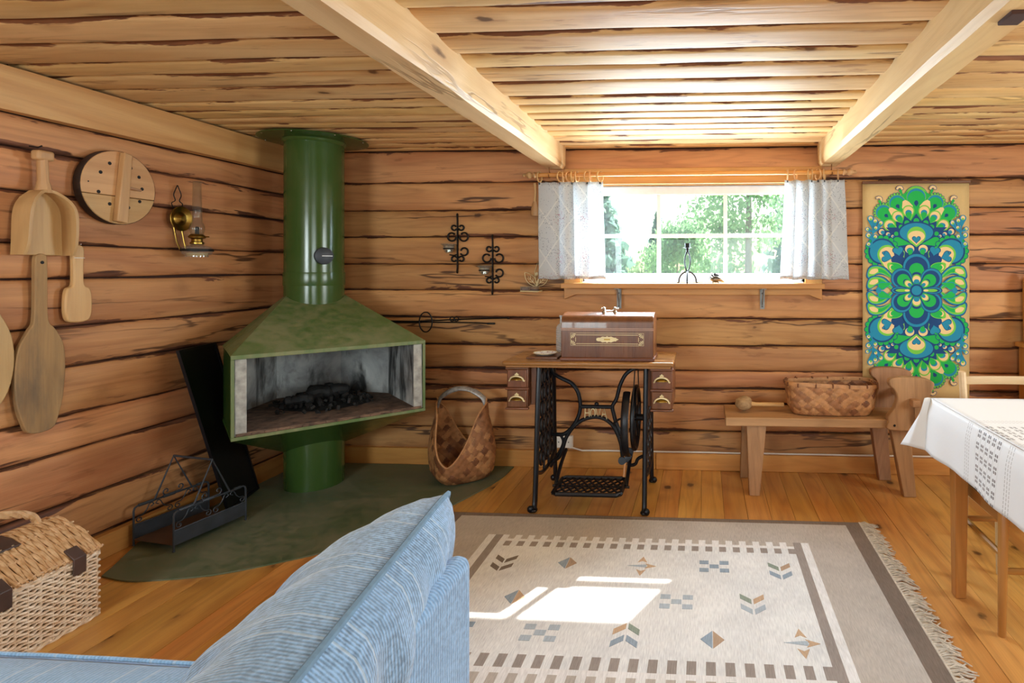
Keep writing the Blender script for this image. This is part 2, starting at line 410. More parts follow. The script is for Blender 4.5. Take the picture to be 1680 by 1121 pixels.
def beam(x0, x1, zb, zt, y0, y1, seed, mat, parent, ch=.016):
    """hewn beam along y with an uneven chamfered section"""
    b = B(); n = 46; sec = [(0, 1), (0, 0), (1, 0), (1, 1)]
    for i in range(n+1):
        yy = y0+(y1-y0)*i/n
        for k, (u, v) in enumerate([(0,1), (0,.16), (.12,0), (.88,0), (1,.16), (1,1)]):
            w = .0045*fbm(yy*3.2, seed+k) if v < 1 else .003*fbm(yy*2, seed+k)
            b.v.append((x0+(x1-x0)*u + w, yy, zb+(zt-zb)*v + (.0035*fbm(yy*2.7, seed+k+20) if v < 1 else 0)))
    for i in range(n):
        for k in range(6): b.f.append((i*6+k, (i+1)*6+k, (i+1)*6+(k+1)%6, i*6+(k+1)%6)); b.m.append(0)
    b.f.append(tuple(range(5, -1, -1))); b.m.append(0); b.f.append(tuple(n*6+k for k in range(6))); b.m.append(0)
    o = b.build('beam', mat, parent, smooth=28)
    return o
beam(-.99, -.865, 1.868, 2.01, YF, 3.50, 1, M['beam_y'], ceiling)
rb = beam(.69, .815, 1.868, 2.01, YF, 3.50, 31, M['beam_y'], ceiling)
B().box(.735, .785, 1.40, 1.47, 1.858, 1.872).build('mortise_shade', M['tow'], rb, bevel=.003)  # dark insert stands in for the shade inside an uncut mortise
beam(XL-.02, -2.545, 1.835, 1.992, YF, YB-.01, 61, M['plate_y'], wall_left)

# floor: slab and boards
floor = tag(B().box(XL-.2, XR+.2, YF-.2, YB+.13, -.08, -.022).build('floor', M['tow'], smooth=0), 'varnished orange pine board floor', kind='structure')
W = .1175; fm = []
for k in range(3):
    b = B(); b.box(.0008, W-.0008, YF, YB, -.022, 0); fm.append(b.mesh('floor_board', M['floor_y'], 0))
x = XL; i = 0
while x < XR:
    o = inst(fm[i % 3], 'floor_board', floor, (x, 0, -.0006*(i*7 % 3)))
    x += W; i += 1

# baseboards, cable, socket
b = B().box(XL+.03, -.30, 3.503, YB+.008, 0, .104); bb = b.build('baseboard_back', M['pine_x'], bevel=.003); tag(bb, 'pine baseboard along the window wall', kind='structure')
B().box(-.297, XR, 3.503, YB+.008, 0, .102).build('board', M['pine_x'], bb, bevel=.003)
tag(B().box(XL-.008, XL+.028, YF, YB, 0, .10).build('baseboard_left', M['pine_y'], bevel=.003), 'pine baseboard along the tool wall', kind='structure')
pts = [(-.84+.02*k, 3.498, .128) for k in range(2)] + [(-.76, 3.500, .111)] + [(-.7+.1*k, 3.507, .111+.0012*vn(k*.8, 4)) for k in range(35)]
tag(B().tube(pts, .0052, 6).build('cable', M['cream']), 'thin white cable running along the top of the baseboard', 'cable')
so = thing('wall_socket', (-.885, 3.515, .125), 'white double wall socket low on the logs behind the treadle frame', 'socket')
B().box(-.065, .065, -.022, .012, 0, .075).build('plate', M['cream'], so, bevel=.006)
for sx in (-.03, .032):
    Mx = Matrix.Translation((sx, -.022, .038)) @ Matrix.Rotation(pi/2, 4, 'X')
    ring = B().lathe([(.022, -.004), (.026, 0), (.026, .002), (.021, .002), (.019, -.004)], 20, M=Mx).build('socket_ring', M['cream'], so)
    h = B()
    for q in (-.009, .009): h.cyl((sx+q, -.0255, .038), (sx+q, -.0185, .038), .0032, n=8)
    h.build('pin_hole_shade', M['soot'], ring)  # dark studs stand in for the shade inside the pin holes

# ------------------------------------------------------------------ window
win = bpy.data.objects.new('window_1', None); C.objects.link(win); tag(win, 'six-pane white window set low in the log wall', kind='structure')
FY0, FY1 = 3.585, 3.635
b = B(); b.box(WX0, WX0+.058, FY0, FY1, WZ0, WZ1); b.box(WX1-.058, WX1, FY0, FY1, WZ0, WZ1); b.box(WX0+.058, WX1-.058, FY0, FY1, WZ1-.055, WZ1); b.box(WX0+.058, WX1-.058, FY0, FY1, WZ0, WZ0+.05)
b.build('window_frame', M['white'], win, bevel=.004)
gx0, gx1, gz0, gz1 = WX0+.058, WX1-.058, WZ0+.05, WZ1-.055
cw = (gx1-gx0)/3; zm = 1.455
for k in (1, 2): B().box(gx0+cw*k-.012, gx0+cw*k+.012, FY0+.004, FY1-.006, gz0, gz1).build('mullion', M['white'], win, bevel=.003)
B().box(gx0, gx1, FY0+.006, FY1-.008, zm-.012, zm+.012).build('glazing_bar', M['white'], win, bevel=.003)
for k in range(3):
    for (za, zb) in ((gz0, zm-.012), (zm+.012, gz1)):
        B().box(gx0+cw*k+.006, gx0+cw*(k+1)-.006, FY1-.022, FY1-.018, za-.004, zb+.004).build('pane', M['glass'], win, smooth=0)
# outer weather strip and lining of the reveal
b = B(); b.box(WX0-.012, WX0, YB-.02, FY0, WZ0, WZ1); b.box(WX1, WX1+.012, YB-.02, FY0, WZ0, WZ1); b.box(WX0-.012, WX1+.012, YB-.02, FY0, WZ1, WZ1+.012)
b.build('reveal_lining', M['pine_z'], win)
# casing boards
B().box(-.872, WX0, 3.492, YB+.01, 1.13, WZ1).build('casing', M['pine_z'], win, bevel=.003)
B().box(WX1, .716, 3.492, YB+.01, 1.13, WZ1).build('casing', M['pine_z'], win, bevel=.003)
B().box(-.872, .716, 3.488, YB+.01, WZ1, 1.868).build('head_casing', M['pine_x'], win, bevel=.003)
B().prism([(-.872, 1.13), (.716, 1.13), (.716, 1.055), (.64, 1.085), (-.80, 1.085), (-.872, 1.055)], 3.492, YB+.01).build('apron', M['pine_x'], win, bevel=.002)
sill = B().box(-.862, .706, 3.365, 3.588, 1.128, 1.158).build('window_sill', M['pine_x'], win, bevel=.003)
B().box(WX0+.01, WX1-.01, 3.50, 3.59, 1.158, 1.166).build('sill_liner', M['white'], sill, bevel=.002)
for bx in (-.525, .355):
    b = B(); b.box(bx-.014, bx+.014, 3.484, 3.488, 1.0, 1.128); b.box(bx-.014, bx+.014, 3.376, 3.488, 1.1235, 1.1275); b.prism([(3.484, 1.02), (3.484, 1.05), (3.42, 1.124), (3.39, 1.124)], bx-.002, bx+.002, 'x')
    br = b.build('bracket', M['zinc'], sill, smooth=0)
    for z in (1.015, 1.095): B().ball((bx, 3.483, z), .0045, .002, .0045, 8, 4).build('screw', M['slate'], br)

def plain_window(name, lab, ax, a0, a1, z0, z1, p):
    '''simple two-light window in a wall out of view; ax = axis the wall runs along, p = plane'''
    w = bpy.data.objects.new(name, None); C.objects.link(w); tag(w, lab, kind='structure')
    def bx(nm, u0, u1, v0, v1, d0, d1, mat):
        (B().box(u0, u1, p+d0, p+d1, v0, v1) if ax == 'x' else B().box(p+d0, p+d1, u0, u1, v0, v1)).build(nm, mat, w, smooth=0)
    bx('window_frame', a0, a0+.05, z0, z1, -.03, .03, M['white']); bx('window_frame', a1-.05, a1, z0, z1, -.03, .03, M['white']); bx('window_frame', a0+.05, a1-.05, z1-.05, z1, -.03, .03, M['white']); bx('window_frame', a0+.05, a1-.05, z0, z0+.05, -.03, .03, M['white'])
    mid = (a0+a1)/2; bx('mullion', mid-.015, mid+.015, z0+.05, z1-.05, -.02, .02, M['white'])
    bx('pane', a0+.05, mid-.015, z0+.05, z1-.05, -.002, .002, M['thin']); bx('pane', mid+.015, a1-.05, z0+.05, z1-.05, -.002, .002, M['thin'])
plain_window('window_2', 'white two-light window in the table side wall', 'y', .85, 2.15, .9, 1.8, XR+.07)
plain_window('window_3', 'white two-light window opposite the small window', 'x', .05, 1.65, .85, 1.85, YF-.07)
plain_window('added_window_4', 'unseen white two-light window added opposite the fireplace corner', 'x', -2.25, -1.25, .85, 1.85, YF-.07)  # unseen window added to go with the rear side fill

# ------------------------------------------------------------------ outside
def grass():
    m = NT('meadow'); co = m.coords(rnd=False); n = m.noise(co, .35, 5); n2 = m.noise(co, 6, 4)
    c = m.mix(m.ramp(n2, (.3, 0.0), (.7, 1.0)), m.ramp(n, (.35, '#7f9a4a'), (.6, '#b9b27c')), lin('#a9bd72'))
    return m.finish(c, .9)
M['meadow'] = grass()
b = B(); 
def gz(x, y): return -.45 + .018*(y-4) + .25*vn(x*.06+y*.03, 3)
b.grid(lambda u, v: (-45+90*u, 3.75+70*v, gz(-45+90*u, 3.75+70*v)), 30, 30)
b.open = True
tag(b.build('ground', M['meadow'], smooth=60), 'sunny meadow outside the window', kind='structure')

def leaf_mat(name, a, bcol):
    m = NT(name); co = m.coords(); n = m.noise(co, 1.1, 4)
    c = m.ramp(n, (.35, a), (.65, bcol))
    d = m.n('BsdfDiffuse'); m.set(d.inputs[0], c); t = m.n('BsdfTranslucent'); m.set(t.inputs[0], c)
    mx = m.n('MixShader', i_0=.5); m.set(mx.inputs[1], d); m.set(mx.inputs[2], t); m.t.links.new(mx.outputs[0], m.out.inputs[0]); return m.mat
M['spruce'] = leaf_mat('spruce_needles', '#5f8a80', '#93b8a8')
M['birch'] = leaf_mat('birch_leaves', '#78a878', '#aaceA0')
M['shrub'] = leaf_mat('shrub_leaves', '#98bd88', '#c4d8a8')
M['bark'] = plain('tree_bark', '#8d857a', .9)
def tree(x, y, h, w, kind, seed, label, n=2600):
    r = random.Random(seed); z0 = gz(x, y)
    t = thing({'s': 'spruce_tree', 'b': 'birch_tree', 'u': 'shrub'}[kind], (x, y, z0), label, 'shrub' if kind == 'u' else 'tree', group={'s': 'spruces beyond the window', 'b': 'birches beyond the window', 'u': 'shrubs beyond the window'}[kind])
    b = B()
    b.tube([(0,0,-.3), (.05*h*.05,0,h*.5), (0,0,h*.92)], [h*.018, h*.012, h*.004], 7)
    tr = b.build('trunk', M['bark'], t)
    L = B(); L.open = True
    clumps = []
    if kind != 's':
        for k in range(26 if kind == 'b' else 9):
            zz = r.uniform(.2 if kind == 'b' else .15, .95)*h; ww = w*sqrt(max(.05, 1-((zz/h-.5)/.52)**2))
            a = r.uniform(0, 2*pi); q = ww*.75*sqrt(r.random()); clumps.append((q*cos(a), q*sin(a), zz, w*r.uniform(.25, .42)))
    for k in range(n):
        if kind == 's':
            zz = h*(.06+.94*(r.random()**1.35)); tier = (zz*2.2) % 1
            ww = w*(1-zz/h)*(.45+.55*(1-tier)); a = r.uniform(0, 2*pi)+.6*math.floor(zz*2.2); a = round(a*4)/4+r.gauss(0, .07)
            q = ww*sqrt(r.random()); c = Vector((q*cos(a), q*sin(a), zz-q*.25)); s = .17
        else:
            cx, cy, cz, cr = r.choice(clumps); v = Vector((r.gauss(0,1), r.gauss(0,1), r.gauss(0,1))).normalized()*cr*r.random()**.4
            c = Vector((cx, cy, cz))+v; s = .085
        s *= r.uniform(.6, 1.3)*(1.25 if h > 7 else 1)
        E_ = Euler((r.uniform(0, 2*pi), r.uniform(0, 2*pi), r.uniform(0, 2*pi))).to_matrix()
        pts = [(-s, 0, 0), (0, -s*.5, 0), (s, 0, 0), (0, s*.5, 0)]
        o = len(L.v); L.v += [tuple(c + E_ @ Vector(p)) for p in pts]; L.f.append((o, o+1, o+2, o+3)); L.m.append(0)
    tag(L.build('foliage', M[{'s': 'spruce', 'b': 'birch', 'u': 'shrub'}[kind]], t, smooth=0), kind='stuff')
TREES = [(-3.05, 16, 4.9, 1.7, 's', 'tall dark spruce seen through the panes beside the sunlit curtain'), (-10.2, 19, 8.5, 2.4, 's', 'tallest spruce of the wood edge'),
 (-3.9, 24.5, 3.4, 1.5, 's', 'low spruce in the gap under the open sky'), (-2.3, 28, 4.0, 1.5, 's', 'slim spruce seen behind the forged candlestick'), (-8.2, 27, 5.4, 2.0, 'b', 'pale rounded birch between two spruces'),
 (-1.0, 21, 3.0, 1.6, 'b', 'pale low birch in the middle of the wood edge'),
 (1.2, 15.5, 6.6, 2.1, 'b', 'broad leafy birch in front of the half hidden spruce'), (4.0, 13, 6.6, 2.1, 'b', 'tall leafy birch seen beside the curtain by the wall hanging'), (3.6, 21, 8.5, 2.2, 's', 'dark spruce half hidden behind leafy birches'),
 (7.6, 18, 8, 2.4, 'b', 'outermost leafy birch on the meadow edge'), (-13.8, 16, 8, 2.4, 's', 'outermost dark spruce on the meadow edge')]
for i, (x, y, h, w, k, lab) in enumerate(TREES): tree(x, y, h, w, k, 10+i, lab, 6500 if k == 'b' else 4200)
for i, (x, y, h, w, lab) in enumerate([(-.9, 12.5, 1.2, .7, 'small pale shrub in front of the wood'), (1.5, 11, 1.4, .8, 'bushy shrub at the foot of the birches'), (-7.4, 21, 1.4, 1.0, 'wide shrub at the foot of the spruces'), (-2.4, 19.5, 1.6, 1.2, 'leafy shrub in the opening between the trees')]): tree(x, y, h, w, 'u', 40+i, lab, 1300)

# ================================================================== fireplace corner
def enamel(name, col, dust, amt, rough):
    m = NT(name); co = m.coords(rnd=False); n = m.noise(co, 3.5, 5, .6); st = m.noise(m.coords((26, 26, 1.5), rnd=False), 1, 4, .6)
    d = m.ramp(m.math('ADD', m.math('MULTIPLY', n, .6), m.math('MULTIPLY', st, .5)), (.46, 1.0), (.66, 0.0))
    f = m.math('MULTIPLY', d, amt)
    return m.finish(m.mix(f, lin(col), lin(dust)), m.math('MULTIPLY_ADD', f, .4, rough), 0, bump=n, bstr=.03, spec=.5)
M['enamel'] = enamel('green_enamel', '#365122', '#465a2e', .25, .14)
M['dusty'] = enamel('dusty_green_enamel', '#506837', '#7c7c56', .85, .38)
M['hearthgreen'] = enamel('worn_green_hearth_paint', '#56664a', '#7b7a63', .8, .40)
def lining():
    m = NT('sooty_concrete'); co = m.coords(rnd=False); a = m.noise(co, 4.5, 6, .62, .5); b2 = m.noise(m.coords((1,1,1)), 22, 4)
    s = m.noise(m.coords((7, 7, 1.6)), 1.0, 5, .6, .6)
    c = m.ramp(a, (.3, '#6e6f70'), (.55, '#a9aaa8'), (.75, '#c9c9c4'))
    c = m.mix(m.ramp(s, (.50, 0.0), (.64, .93)), c, lin('#121110'))
    c = m.mix(m.ramp(b2, (.60, 0.0), (.75, .4)), c, lin('#5b4636'))
    return m.finish(c, .85, bump=b2, bstr=.3)
M['lining'] = lining()
M['liningedge'] = plain('pale_concrete_edge', '#a29f97', .85, 0, .2, 30, bstr=.3)
M['ashfloor'] = plain('rusty_ash_slab', '#6d5443', .9, 0, .35, 25, bstr=.4)

fp = thing('fireplace', (-2.253, 3.159, .006), 'green enamel corner fireplace with pyramid hood, open firebox and round flue', 'fireplace', radians(45))
ZB, ZT = .463, .841
OUT = [(-.4225, -.585), (-.4225, -.10), (-.2, .21), (.2, .21), (.4225, -.10), (.4225, -.585)]
INN = [(-.411, -.585), (-.411, -.104), (-.195, .199), (.195, .199), (.411, -.104), (.411, -.585)]
LIN = [(-.368, -.572), (-.362, -.125), (-.165, .15), (.165, .15), (.362, -.125), (.368, -.572)]
b = B()
for i in range(5): b.prism([OUT[i], OUT[i+1], INN[i+1], INN[i]], ZB, ZT, 'z')
b.build('firebox_shell', M['enamel'], fp, smooth=30)
def loft(poly, z0, poly2, z1, name, mat):
    b = B(); n = len(poly)
    b.add([(x, y, z0) for x, y in poly]+[(x, y, z1) for x, y in poly2], [(i, (i+1) % n, n+(i+1) % n, n+i) for i in range(n)])
    b.open = True
    return b.build(name, mat, fp, smooth=0, solid=.008)
TOP = [(-.13, -.02), (-.13, .02), (-.07, .10), (.07, .10), (.13, .02), (.13, -.02)]
HO = [(x*1.006, y*1.006) for x, y in OUT]
loft(HO, ZT, TOP, 1.095, 'hood', M['dusty'])
loft(HO, ZB, [(x*1.1, y*1.1) for x, y in TOP], .215, 'lower_hood', M['enamel'])
b = B(); b.box(-.4255, .4255, -.592, -.575, ZT-.014, ZT+.006); b.box(-.4255, .4255, -.592, -.575, ZB-.006, ZB+.010); b.box(-.4255, -.412, -.592, -.575, ZB+.01, ZT-.014); b.box(.412, .4255, -.592, -.575, ZB+.01, ZT-.014)
b.build('opening_rim', M['dusty'], fp, bevel=.002)
for i in range(5):
    b = B(); b.prism([INN[i], INN[i+1], LIN[i+1], LIN[i]], ZB+.012, ZT-.012, 'z')
    pn = b.build('lining_panel', M['lining'], fp, smooth=0, bevel=.002)
for sx in (-1, 1):
    B().box(min(sx*.366, sx*.411), max(sx*.366, sx*.411), -.584, -.573, ZB+.012, ZT-.014).build('lining_edge', M['liningedge'], fp, bevel=.002)
B().prism([(x*.99, y) for x, y in INN], ZB+.002, ZB+.024, 'z').build('firebox_floor', M['ashfloor'], fp, smooth=0)
b = B()
for k in range(16):
    x = -.4+.05*k; b.box(x, x+.051, -.590-.002*(k % 3), -.57, ZB+.010, ZB+.020+.004*vn(k*1.7, 8))
b.build('rusty_lip', M['ashfloor'], fp, bevel=.003)
# ash bed: uneven black heap, nobody could count it
def ash(u, v):
    a = 2*pi*u; R = v*(1+.12*vn(u*9, 5)); x = R*.25*cos(a); y = -.16+R*.22*sin(a)
    return (x, y, ZB+.022+.045*(1-v*v)*(.7+.6*vn(x*22+y*9, 3)) + .010*vn(x*70, 4)*vn(y*66, 7)*(1-v))
b = B(); b.open = True; b.grid(ash, 60, 14, closed_u=True)
tag(b.build('ash_bed', M['soot'], fp, smooth=0), kind='stuff')
b = B(); r = random.Random(12)
for k in range(150):
    a = r.uniform(0, 2*pi); q = r.random()**.6; x, y = .27*q*cos(a), -.17+.24*q*sin(a); sz = r.uniform(.006, .019)*(1.2-.5*q)
    E_ = Matrix.Translation((x, y, ZB+.026+.045*(1-q*q)+sz*.3)) @ Euler((r.uniform(0, 3), r.uniform(0, 3), r.uniform(0, 3))).to_matrix().to_4x4()
    b.box(-sz, sz, -sz*.6, sz*.6, -sz*.5, sz*.5, M=E_)
tag(b.build('charcoal_bits', plain('crumbled_charcoal', '#15110e', .75, 0, .4, 40), fp, smooth=0), kind='stuff')
# the flue and pedestal
b = B(); b.lathe([(.151, 0), (.151, .30)], 48); b.build('pedestal', M['enamel'], fp)
b = B(); b.lathe([(.151, 1.0), (.151, 1.145)], 48); b.build('collar', M['enamel'], fp)
b = B(); b.lathe([(.1535, 1.145), (.1545, 1.15), (.1545, 1.215), (.1535, 1.22)], 48); b.build('joint_band', M['enamel'], fp)
b = B(); b.lathe([(.150, 1.22), (.150, 1.985)], 48); b.build('flue_pipe', M['enamel'], fp)
b = B(); b.lathe([(.150, 1.955), (.157, 1.960), (.162, 1.973), (.275, 1.9795), (.278, 1.982), (.275, 1.985), (.15, 1.984)], 56); fl = b.build('ceiling_flange', M['enamel'], fp)
for k in range(8): B().ball((.262*cos(k*pi/4+.2), .262*sin(k*pi/4+.2), 1.9795), .005, .005, .004, 8, 4).build('flange_screw', M['chrome'], fl)
ka = radians(-84.5); kx, ky = .15*cos(ka), .15*sin(ka)
Mk = Matrix.Translation((kx, ky, 1.312)) @ Matrix.Rotation(ka+pi/2, 4, 'Z') @ Matrix.Rotation(pi/2, 4, 'X')
kb = B().lathe([(.02, -.01), (.046, .0), (.0485, .012), (.0465, .026), (.040, .030), (0, .030)], 32, M=Mk).build('damper_knob', M['slate'], fp)
B().box(-.012, .04, -.002, .002, .0295, .0315, M=Mk).build('pointer_line', M['white'], kb, smooth=0)
for i, (x, y, z, L, r, a, lab) in enumerate([(.03, -.19, .030, .22, .032, 10, 'largest charred log lying across the ash bed'), (-.12, -.29, .024, .13, .024, -20, 'short charred log end beside the larger burnt log'), (.02, -.05, .030, .13, .022, 15, 'small burnt log stub at the back of the ash bed')]):
    b = B(); n = 12
    pts = [(L*(k/n-.5), .006*vn(k*.9, i), .008*vn(k*.7, i+3)) for k in range(n+1)]
    b.tube(pts, [r*(.55 if k in (0, n) else 1)*(1+.22*vn(k*1.9, i+8)) for k in range(n+1)], 10)
    w = fp.matrix_basis if False else None
    c45 = cos(radians(45)); lx, ly = x, y
    o = b.build('charred_log', M['soot'], loc=(-2.253+(lx-ly)*c45, 3.159+(lx+ly)*c45, .006+ZB+.022+z+.042), rot=(0, 0, radians(45+a)))
    tag(o, lab, 'log')

# hearth plate
edge = catmull([(-2.43, 2.15, 0), (-2.30, 2.125, 0), (-2.19, 2.135, 0), (-1.99, 2.188, 0), (-1.80, 2.295, 0), (-1.60, 2.45, 0), (-1.385, 2.758, 0), (-1.25, 3.10, 0), (-1.2, 3.30, 0), (-1.19, 3.49, 0)], 6)
poly = [(p[0], p[1]) for p in edge] + [(-2.56, 3.49), (-2.56, 2.42), (-2.46, 2.22)]
tag(B().prism(poly, .0, .006, 'z').build('hearth_plate', M['hearthgreen'], smooth=0), 'olive green painted steel hearth plate with a curved front on the floor', 'hearth plate')

# dark spark screen leaning on the wall
m = NT('black_mesh'); tr = m.n('BsdfTransparent'); df = m.n('BsdfPrincipled', i_Roughness=.5); df.inputs['Base Color'].default_value = lin('#0c0c0d')
mx = m.n('MixShader', i_0=.93); m.set(mx.inputs[1], tr); m.set(mx.inputs[2], df); m.t.links.new(mx.outputs[0], m.out.inputs[0]); M['mesh'] = m.mat
sc = thing('fire_screen', (-2.425, 2.745, .008), 'dark framed spark screen leaning on the log wall behind the green fireplace', 'screen')
u = Vector((-.085, .30, 0)); v = Vector((-.072, -.205, .85)); nn = u.cross(v).normalized()
def quadbox(b, p, a, c, t): 
    vs = [p, p+a, p+a+c, p+c]; b.add([tuple(q) for q in vs]+[tuple(q+nn*t) for q in vs], [(0,1,2,3),(7,6,5,4),(0,4,5,1),(1,5,6,2),(2,6,7,3),(3,7,4,0)])
b = B(); quadbox(b, Vector((0,0,0))+u*.03+v*.012+nn*.006, u*.94, v*.976, .003); b.build('mesh_panel', M['mesh'], sc, smooth=0)
b = B()
for (p, a, c) in ((Vector(), u*.045, v), (u*.955, u*.045, v), (u*.045, u*.91, v*.016), (u*.045+v*.984, u*.91, v*.016)): quadbox(b, p, a, c, .014)
b.build('frame', M['black'], sc, smooth=0)

# firewood carrier
cr = thing('firewood_carrier', (-2.315, 2.346, .006), 'slate grey iron firewood carrier with scrolled sides and peaked handle on the hearth', 'log carrier', radians(-10.4))
Lc, Wc = .326, .235          # along local y, width to local -x
B().box(-Wc, 0, .0, Lc, .028, .031).build('tray', plain('brown_tray', '#5e4636', .6), cr, smooth=0)
for x in (0, -Wc):
    b = B(); b.box(x-.0015, x+.0015, 0, Lc, .028, .092); b.tube([(x, 0, .092), (x, Lc, .092)], .0035, 6); pnl = b.build('side_panel', M['slate'], cr, smooth=0)
    b = B(); b.tube([(x, 0, .002)]+[(x, 0, .155)]+[(x, .004, .168), (x, .014, .174)]+[(x, Lc-.014, .174), (x, Lc-.004, .168), (x, Lc, .155), (x, Lc, .002)], .0045, 6)
    for yy in (0, Lc): b.ball((x, yy, .004), .0065, .0065, .004, 8, 4)
    b.build('side_frame', M['slate'], cr)
    for s0, s1 in ((.02, .08), (.12, .17), (.27, .30)): B().tube([(x, s0, .175), (x, s1, .175)], .0072, 6).build('rail_sleeve', M['slate'], cr)
    # scrolls between panel and rail, and two curls on the rail
    for y0, f in ((.085, 1), (.245, -1)):
        for sg in (1, -1):
            sp = spiral(y0+sg*.062, .112, .014, .003, 90 if sg > 0 else 90, -1.3*sg, 18)
            body = [(y0+sg*.004, .158), (y0+sg*.012, .168), (y0+sg*.024, .163), (y0+sg*.032, .145), (y0+sg*.048, .128)]
            pts = catmull([(x, a, c) for a, c in [(y0+sg*.016, .150), (y0+sg*.006, .156)]+body+sp[:16]], 2)
            B().tube(pts, .0024, 5).build('scroll', M['slate'], cr)
    for sg in (1, -1):
        sp = spiral(.163+sg*.030, .197, .017, .004, -90, sg*.95, 16)
        B().tube([(x, a, c) for a, c in [(.163, .180)]+sp], .0028, 5).build('rail_curl', M['slate'], cr)
ap = .352
for x in (0, -Wc):
    B().tube([(x, .085, .178), (x, .165, ap), (x, .245, .178)], .0042, 6).build('handle_leg', M['slate'], cr)
B().tube([(-Wc, .165, ap), (0, .165, ap)], .005, 6).build('handle_bar', M['slate'], cr)

# ------------------------------------------------------------------ wicker hamper
m = NT('wicker'); n = m.noise(m.coords((30, 30, 30)), 1.2, 3); n2 = m.noise(m.coords((3, 3, 3)), 1, 3)
M['wicker'] = m.finish(m.mix(m.ramp(n2, (.35, 0.0), (.7, .6)), m.ramp(n, (.3, '#d6b894'), (.7, '#f2e4cf')), lin('#dfbf9c')), .5)
m = NT('wicker_tan'); n = m.noise(m.coords((30, 30, 30)), 1.2, 3)
M['wickertan'] = m.finish(m.ramp(n, (.3, '#b98a58'), (.7, '#dcb68a')), .5)
hp = thing('wicker_hamper', (-2.178, 1.93, 0), 'pale wicker picnic hamper with lid, brown leather straps and loop handle', 'hamper', radians(0))
LX, LY, HZ = .355, .58, .232        # to local -x, -y
per = []
def perim(s):
    """rounded rectangle, s in metres round the base from the near front corner"""
    r_ = .03; segs = [(LY-2*r_), (pi/2*r_), (LX-2*r_), (pi/2*r_)]*2; tot = sum(segs); s %= tot
    P0 = [(0, -LY+r_), (-r_, -r_), (-r_, 0), (-LX+r_, -r_), (-LX, -r_), (-LX+r_, -LY+r_), (-LX+r_, -LY), (-r_, -LY+r_)]
    D = [(0, 1), None, (-1, 0), None, (0, -1), None, (1, 0), None]; A0 = [None, 0, None, 90, None, 180, None, 270]
    for k in range(8):
        if s <= segs[k]:
            if D[k]: return (P0[k][0]+D[k][0]*s, P0[k][1]+D[k][1]*s), (D[k][1], -D[k][0])
            a = radians(A0[k])+s/r_
            return (P0[k][0]+r_*cos(a), P0[k][1]+r_*sin(a)), (cos(a), sin(a))
        s -= segs[k]
    return (0, 0), (1, 0)
TOT = 2*(LY+LX)-8*.03+2*pi*.03; NS = 52
b = B()
rows = 21
for j in range(rows):
    z = .008 + j*.0112; pts = []
    for k in range(NS*2):
        (px, py), (nx, ny) = perim(TOT*k/(NS*2)); o = .0042*cos(pi*k/1 + 0) if False else .0045*sin(pi*(k+.5)+pi*j)
        t = .02*(z/HZ)*0
        pts.append((px+nx*o, py+ny*o, z+.0025*sin(pi*k/2)))
    b.tube(pts, .0052, 5, closed=True)
b.build('woven_body', M['wicker'], hp)
b = B()
for k in range(NS):
    (px, py), n_ = perim(TOT*(k+.25)/NS); b.cyl((px, py, 0), (px, py, HZ-.01), .0035, n=5)
b.build('stakes', M['wicker'], hp)
for z, nm in ((HZ-.006, 'rim'), (.006, 'foot_rim')):
    b = B()
    for ph in (0, pi):
        pts = []
        for k in range(140):
            (px, py), (nx, ny) = perim(TOT*k/140); a = k*.8+ph; pts.append((px+nx*.0055*cos(a), py+ny*.0055*cos(a), z+.0055*sin(a)))
        b.tube(pts, .0056, 5, closed=True)
    b.build(nm, M['wicker'], hp)
# lid: strands across, humping over five rods; it rises a little to the hinge side
def lidz(x): return HZ+.012+.100*(1-(abs(-x-LX/2)/(LX/2))**1.6)
b = B(); NR = 54
for j in range(NR):
    y = -.008-(LY-.016)*j/(NR-1); pts = []
    for k in range(21):
        x = .006-(LX+.006)*k/20; pts.append((x, y+.0015*vn(k, j), lidz(x)+.0042*sin(pi*k/2+pi*j+.8)))
    b.tube(pts, .0056, 5)
lid = b.build('lid', M['wickertan'], hp)
b = B()
for k in range(7):
    x = -.002-(LX-.01)*k/6; b.tube([(x, .004, lidz(x)-.001), (x, -LY, lidz(x)-.001)], .0045, 6)
b.build('rod', M['wickertan'], lid)
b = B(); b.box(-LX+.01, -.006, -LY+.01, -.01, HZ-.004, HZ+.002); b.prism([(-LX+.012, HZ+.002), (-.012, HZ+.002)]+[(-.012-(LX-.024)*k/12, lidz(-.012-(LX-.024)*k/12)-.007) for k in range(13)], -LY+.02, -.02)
b.build('lid_lining', plain('brown_wicker_core', '#8a6238', .8), lid, smooth=0)  # core of darker brown under the lid strands
for y in (-.085, -.298):
    b = B(); b.prism([(.009, HZ-.045), (.015, HZ-.045), (.016, HZ+.014), (-.022, HZ+.045), (-.026, HZ+.039), (.009, HZ+.011)], y-.020, y+.020)
    b.build('leather_strap', M['leather'], hp, bevel=.002)
b = B(); b.prism([(-.10, lidz(-.10)+.005), (-.10, lidz(-.10)+.011), (-.135, lidz(-.135)+.011), (-.175, lidz(-.175)+.011), (-.175, lidz(-.175)+.005), (-.135, lidz(-.135)+.005)], -.34, -.165); pad = b.build('leather_flap', M['leather'], hp, bevel=.012, seg=3)
for k in range(5): B().ball((-.106, -.185-.033*k, lidz(-.106)+.010), .0045, .0045, .003, 8, 4).build('stud', M['chrome'], pad)
b = B()
hand = [(-.185, -.055, lidz(-.18)-.01)]+[(-.185, -.28+.225*cos(radians(a)), lidz(-.18)+.085*sin(radians(a))) for a in range(0, 181, 9)]+[(-.185, -.505, lidz(-.18)-.01)]
for ph in range(3):
    pts = []
    for k, p in enumerate(catmull(hand, 3)):
        a = k*.55+ph*2*pi/3; pts.append((p[0]+.007*cos(a), p[1], p[2]+.007*sin(a)))
    b.tube(pts, .0085, 6)
b.build('loop_handle', M['wickertan'], hp)

